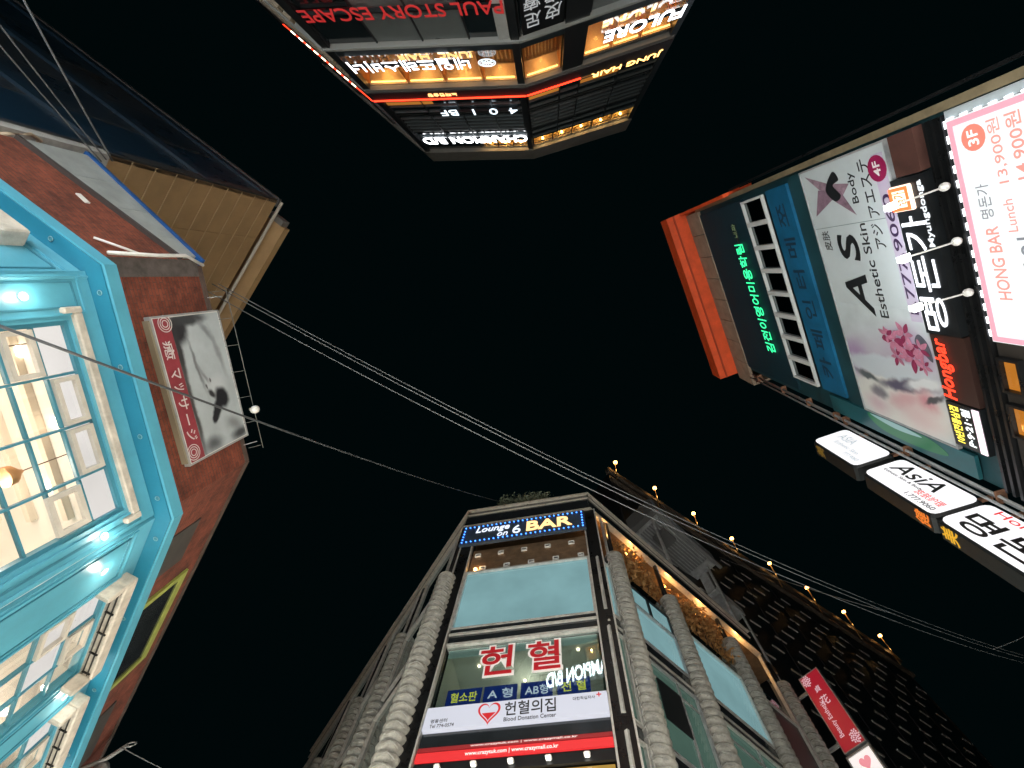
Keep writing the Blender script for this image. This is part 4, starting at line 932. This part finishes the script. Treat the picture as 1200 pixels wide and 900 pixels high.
def blue_bay():
    L = face(-5.77, -.12, 85); LU = face(-5.77, -.12, 38.1); Lr = face(-5.43, 3.52, 119.4)
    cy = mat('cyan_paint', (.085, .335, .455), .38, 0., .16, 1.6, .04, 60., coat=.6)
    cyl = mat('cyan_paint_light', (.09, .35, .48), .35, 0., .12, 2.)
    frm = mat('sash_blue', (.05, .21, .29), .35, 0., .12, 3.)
    stone = mat('pale_trim', (.50, .46, .40), .6, 0., .3, 6., .2, 40.)
    cream = mat('room_cream', (.80, .72, .60), .8, 0., .06, 1.)
    b = thing('blue_bay', 'bright cyan painted bay shopfront with lit paned windows below brick wall', 'shopfront', L.P(1.8, 0, -1))
    x = lambda p: tuple(p.xy)
    U = 3.656
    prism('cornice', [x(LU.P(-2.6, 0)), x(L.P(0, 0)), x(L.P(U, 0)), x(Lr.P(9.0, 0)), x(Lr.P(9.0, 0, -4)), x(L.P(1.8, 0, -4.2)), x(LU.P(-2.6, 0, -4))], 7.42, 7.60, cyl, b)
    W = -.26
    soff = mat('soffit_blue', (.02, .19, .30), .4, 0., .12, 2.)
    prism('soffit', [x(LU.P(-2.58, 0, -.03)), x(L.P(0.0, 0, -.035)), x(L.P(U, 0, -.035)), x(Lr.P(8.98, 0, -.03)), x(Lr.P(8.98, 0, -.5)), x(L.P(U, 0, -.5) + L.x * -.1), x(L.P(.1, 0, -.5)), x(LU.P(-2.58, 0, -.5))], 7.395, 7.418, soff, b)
    for fr, us in ((L, (.35, 1.35, 2.35, 3.3)), (Lr, (.45, 2.1, 3.75, 5.4)), (LU, (-.7, -1.9))):
        for u in us:
            h = lathe('downlight', [(.028, -.004), (.03, 0)], fr.P(u, 7.392, -.14), mat('downlight_dark', (.05, .2, .26), .3), b, 12, key='dl')
            lathe('downlight_ring', [(.036, -.003), (.031, -.010), (.029, -.002)], fr.P(u, 7.392, -.14), mat('ring_grey_blue', (.25, .42, .48), .4), h, 12, key='dlr')
    def wallpiece(fr, *q):
        for u0, u1, z0, z1 in q: fr.box('wall_panel', u0, u1, z0, z1, W - .05, W, cy, b)
    def mould(fr, u0, u1, z0, z1, d=.0):
        fr.frame('moulding', u0, u1, z0, z1, .03, W, W + .022, cyl, b)
        fr.frame('moulding', u0 + .09, u1 - .09, z0 + .09, z1 - .09, .018, W, W + .014, frm, b)
    wallpiece(L, (.06, .66, 4.0, 7.39), (3.26, U - .10, 4.0, 7.39), (.66, 3.26, 7.0, 7.39), (.66, 3.26, 4.0, 4.6))
    wallpiece(LU, (-2.55, -.08, 4.0, 7.39))
    wallpiece(Lr, (.12, 1.12, 4.0, 7.39), (2.98, 3.72, 4.0, 7.39), (5.6, 8.9, 4.0, 7.39), (1.12, 2.98, 7.02, 7.39), (3.72, 5.6, 7.02, 7.39), (1.12, 2.98, 4.0, 4.7), (3.72, 5.6, 4.0, 4.7))
    prism('base_wall', [x(LU.P(-2.5, 0, -.3)), x(L.P(.05, 0, -.3)), x(L.P(U - .1, 0, -.3)), x(Lr.P(8.9, 0, -.3)), x(Lr.P(8.9, 0, -4)), x(L.P(1.8, 0, -4.2)), x(LU.P(-2.5, 0, -4))], 0, 4.0, cy, b)
    mould(L, .10, .60, 4.7, 7.25); mould(LU, -1.2, -.15, 4.7, 7.2)
    mould(L, 3.32, U - .13, 4.7, 7.2); mould(Lr, .16, 1.06, 4.9, 7.12); mould(Lr, 3.04, 3.66, 4.9, 7.1); mould(Lr, 5.7, 7.4, 4.9, 7.1)
    # room behind the windows
    pts = [L.P(.1, 0, -.42), L.P(3.45, 0, -.42), Lr.P(7.2, 0, -.42), Lr.P(7.2, 0, -3.2), L.P(2.8, 0, -3.9), L.P(.1, 0, -3.9)]
    n = len(pts); V = [(p.x, p.y, z) for z in (4.05, 7.12) for p in pts]
    mk('room_walls', V, [(2, 3, 9, 8), (3, 4, 10, 9), (4, 5, 11, 10), (5, 0, 6, 11), (0, 1, 2, 3, 4, 5)], cream, b)
    mk('room_ceiling', V[6:], [(0, 1, 2, 3, 4, 5)], mat('room_ceiling', (.86, .80, .72), .8), b)
    lampm = glow('room_lamp', (255, 240, 215), 7.)
    for q in (L.P(1.0, 7.08, -1.2), L.P(2.0, 7.08, -1.0), L.P(2.9, 7.08, -1.4), L.P(1.5, 7.08, -2.2), Lr.P(1.9, 7.08, -1.2), Lr.P(4.6, 7.08, -1.2), Lr.P(3.2, 7.08, -2.0)):
        lathe('room_lamp', [(.05, -.03), (.085, 0), (.085, .035)], q, lampm, b, 12, key='roomlamp')
    for q in (L.P(1.3, 6.0, -1.3), L.P(2.7, 6.0, -1.3), Lr.P(2.0, 6.1, -1.2), Lr.P(4.8, 6.1, -1.2)): point_light('room_light', q, 50., (1., .88, .76), .15, b)
    for k in range(6):
        L.box('ceiling_beam', .15, 3.4, 7.02, 7.119, -3.6 + k * .58, -3.52 + k * .58, mat('beam_tan', (.78, .68, .56), .7), b)
    for u, w in ((.9, -.75), (2.45, -1.0), (1.7, -1.9)):
        tube('pendant_cord', [L.P(u, 7.11, w), L.P(u, 6.55, w)], .008, mat('cord_brown', (.15, .09, .05), .6), b)
        lathe('pendant_shade', [(.13, -.12), (.12, -.02), (.04, .06), (.02, .1)], L.P(u, 6.45, w), mat('shade_copper', (.55, .28, .12), .4, .4), b, 14, key='pendant')
    L.box('wall_shelf', .3, 3.2, 6.0, 6.06, -3.86, -3.5, mat('beam_tan', (.6, .5, .4)), b)
    pane = glass('bay_pane', (.97, .96, .94), .04, .01)
    frost = glass('bay_frosted_pane', (1, 1, 1), .04, .05, (.86, .82, .78), 1.0)
    sash = mat('cream_sash', (.50, .47, .42), .5, 0., .15, 5.)
    def window(fr, u0, u1, z0, z1, nc, rows, casements, frosted, lab):
        w = fr.frame('window', u0, u1, z0, z1, .055, W - .14, W - .03, frm, b)
        d = (u1 - u0) / nc; h = (z1 - z0) / rows
        for i in range(1, nc): fr.box('glazing_bar', u0 + i * d - .014, u0 + i * d + .014, z0 + .05, z1 - .05, W - .11, W - .05, frm, w)
        for j in range(1, rows):
            for i in range(nc): fr.box('glazing_bar', u0 + i * d + .02, u0 + (i + 1) * d - .02, z1 - j * h - .014, z1 - j * h + .014, W - .105, W - .055, frm, w)
        for i in range(nc):
            for j in range(rows):
                a, c, e, g = u0 + i * d + .02, u0 + (i + 1) * d - .02, z1 - (j + 1) * h + .02, z1 - j * h - .02
                if i == 0: a += .035
                if i == nc - 1: c -= .035
                if j == 0: g -= .035
                fr.box('pane', a, c, e, g, W - .085, W - .078, frost if (i, j) in frosted else pane, w)
                if (i, j) in casements:
                    fr.frame('casement', a + .01, c - .01, e + .01, g - .01, .055, W - .077, W - .02, sash, w)
        # pale lintel hood with returns
        return w
    window(L, .66, 3.26, 4.6, 7.0, 4, 6, {(0, 1), (1, 0), (2, 0)}, {(0, 0), (1, 0), (2, 0), (3, 0)}, '')
    window(Lr, 1.12, 2.98, 4.7, 7.02, 3, 5, {(0, 1), (1, 0)}, {(0, 0), (0, 1), (1, 1)}, '')
    window(Lr, 3.72, 5.6, 4.7, 7.02, 3, 5, {(1, 0)}, {(0, 0)}, '')
    # open hopper sash at the far end of the front window
    o = L.frame('open_sash', 2.66, 3.16, 6.12, 6.52, .06, W - .02, W + .03, sash, b)
    # pale hoods over the windows, iron straps under them
    L.box('hood', .58, 3.36, 7.04, 7.15, W, W + .06, stone, b, .012)
    for u in (.50, 3.36): L.box('hood_return', u, u + .08, 6.92, 7.15, W, W + .07, stone, b, .012)
    iron = mat('black_iron', (.012, .012, .012), .5, .3)
    for u0, u1 in ((1.05, 3.06), (3.66, 5.68)):
        h = Lr.box('hood', u0, u1, 7.03, 7.24, W, W + .20, stone, b, .02)
        Lr.box('hood_return', u0, u0 + .10, 6.75, 7.03, W, W + .20, stone, b, .02)
        Lr.box('hood_return', u1 - .10, u1, 6.75, 7.03, W, W + .20, stone, b, .02)
        Lr.box('iron_strap', u0 + .12, u1 - .12, 7.010, 7.028, W + .125, W + .14, iron, h)
        Lr.box('iron_strap', u0 + .12, u1 - .12, 7.010, 7.028, W + .05, W + .062, iron, h)
        for k in range(5):
            u = u0 + .16 + k * (u1 - u0 - .32) / 4
            Lr.box('iron_hook', u - .008, u + .008, 7.005, 7.028, W + .04, W + .17, iron, h)
    LU.box('hood', -2.4, -.68, 6.80, 7.12, W, W + .22, stone, b, .02)
    # round wall lamps on the mouldings
    lw = glow('wall_lamp_lens', (255, 246, 230), 6.)
    for fr, u, z in ((L, .35, 6.56), (L, 3.44, 6.62), (Lr, .62, 6.72), (Lr, 3.36, 6.9), (Lr, 6.0, 6.9)):
        fr.ring('wall_lamp', u, z, .05, .036, W, M_white, b, .02, 16)
        fr.disc('wall_lamp_lens', u, z, .036, W + .004, lw, b, .008, 14)
        point_light('wall_lamp_light', fr.P(u, z, W + .15), 6., (1, .88, .72), .05, b)
    shopfront(L, .2, 3.4, b, M_added_shop2, -.24); shopfront(Lr, .3, 8.6, b, M_added_shop, -.24)
blue_bay()

# ================================================================== tan and blue glass block behind the brick house
def tan_block():
    C = face(-9.38, -2.46, 127); D = face(-9.38, -2.46, 37)
    b = thing('tan_block', 'tan panelled block with dark blue glass side behind the brick house', 'building', (-14, -4, 0))
    x = lambda p: tuple(p.xy)
    core = mat('block_core', (.05, .05, .05), .7)
    prism('core_wall', [x(C.P(.02, 0, -.12)), x(C.P(9, 0, -.12)), x(C.P(9, 0, -14)), x(C.P(.02, 0, -14))], 0, 18.0, core, b)
    tan = mat('tan_panel', (.44, .29, .15), .55, 0., .16, 1.2, .05, 50.)
    for r in range(10):
        z0 = 11.62 + r * .645
        for a, c in ((.0, 1.52), (1.535, 4.9), (4.915, 9.0)):
            C.box('tan_panel', a, c, z0, min(z0 + .632, 18.0), -.1, .0, tan, b)
        C.box('panel_seam', .0, 9.0, z0 - .012, z0 + .012, .0, .012, mat('tan_seam', (.50, .36, .22), .5), b)
    grey = mat('grey_cladding', (.28, .29, .29), .55, .1, .3, 2.)
    for z0, z1 in ((0, 8.6), (8.62, 10.1), (10.12, 11.58)): C.box('grey_panel', .0, 9.0, z0, z1, -.1, .04, grey, b)
    C.box('grey_trim', -.05, .35, 8.0, 11.60, -.1, .10, mat('pale_grey_trim', (.40, .41, .41), .5, 0., .25, 3.), b)
    # roof rail and projecting eave
    tube('roof_rail', [C.P(-.02, 18.12, .1), C.P(9.0, 18.12, .1)], .06, mat('pale_pipe', (.50, .47, .42), .45), b)
    C.box('eave', .75, 9.0, 18.35, 18.7, -.3, .50, tan, b)
    C.box('eave_end', .55, .75, 18.35, 18.75, -.3, .35, mat('eave_grey', (.16, .16, .16), .5), b)
    # dark blue glass side
    gl = mat('blue_glass', (.006, .022, .045), .28, 0., .25, .6, spec=.3)
    cap = mat('dark_cap', (.03, .035, .04), .4)
    for r in range(5):
        z0 = 3.4 + r * 2.9
        for k in range(7):
            D.box('glass_pane', -13.9 + k * 1.98, -13.9 + k * 1.98 + 1.94, z0, z0 + 2.5, -.1, -.02, gl, b)
        D.box('blue_band', -13.9, -.05, z0 + 2.52, z0 + 2.88, -.1, .06, mat('blue_band', (.006, .022, .045), .4, .0), b)
    D.box('corner_post', -.25, .0, 0, 18.0, -.1, .05, cap, b)
    D.box('roof_cap', -14, .05, 18.0, 18.14, -.2, .08, mat('roof_cap', (.10, .10, .11), .4, .3), b)
    shopfront(D, -13, -1, b, M_added_shop2, .05)
    # small hooked wall lamp
    h = thing('hook_pipe', 'cream bent pipe on the grey wall at upper left', 'pipe', C.P(.2, 9.6, .1))
    tube('pipe', [C.P(.25, 9.2, .08), C.P(.02, 9.6, .2), C.P(-.1, 9.9, .25), C.P(.0, 10.15, .18), C.P(.1, 10.2, .05)], .035, mat('cream_pipe', (.55, .45, .34), .4), h)
tan_block()

# ================================================================== overhead cables
def cables():
    def sag(a, c, s, n=24):
        a, c = Vector(a), Vector(c); return [a.lerp(c, i / n) - Vector((0, 0, s * 4 * (i / n) * (1 - i / n))) for i in range(n + 1)]
    def cable(label, a, c, s, r, m=M_cable, group=None):
        tag(tube('overhead_cable', sag(a, c, s), r, m, None, 5), label, 'cable', group)
    dk = mat('cable_dark', (.05, .055, .06), .5)
    cable('single cable crossing the blue bay and billboard to the corner building roof', (-4.95, .44, 5.42), (-2.19, 10.69, 22.05), .25, .016, dk)
    g = 'cables running from the brick house past the corner building'
    A = Vector((-8.7, .25, 13.3)); Bp = Vector((20.4, 15.6, 19.3))
    cable('upper of three long cables from the brick house to lower right', A + Vector((.1, .0, .1)), Bp + Vector((0, -.05, .12)), 1.97, .012, M_cable, g)
    cable('middle of three long cables from the brick house to lower right', A, Bp, 2.05, .012, M_cable, g)
    cable('lower of three long cables from the brick house to lower right', A + Vector((-.1, .15, -.15)), Bp + Vector((-.05, .12, -.1)), 2.12, .012, M_cable, g)
    cable('cable from the metal housing joining the three long ones', (11.0, 17.3, 28.4), (11.67, 10.99, 15.8), .25, .016)
    cable('short cable branching up from the three long ones at the right edge', (17.0, 13.8, 17.75), (18.4, 13.0, 17.9), .05, .016)
    g = 'cables at the upper left corner'
    cable('steepest cable over the blue glass block at upper left', (-7.6, -5.2, 8.2), (-8.75, -2.2, 11.05), .05, .018, M_cable, g)
    cable('upper of two close cables over the blue glass block', (-8.0, -4.2, 8.2), (-8.78, -2.2, 10.95), .04, .014, M_cable, g)
    cable('lower of two close cables over the blue glass block', (-8.1, -4.0, 8.1), (-8.80, -2.15, 10.85), .04, .014, M_cable, g)
    cable('thin cable leaving the iron bracket at lower left', (-9.9, 10.9, 9.6), (-6.6, 13.5, 10.2), .1, .012)
cables()
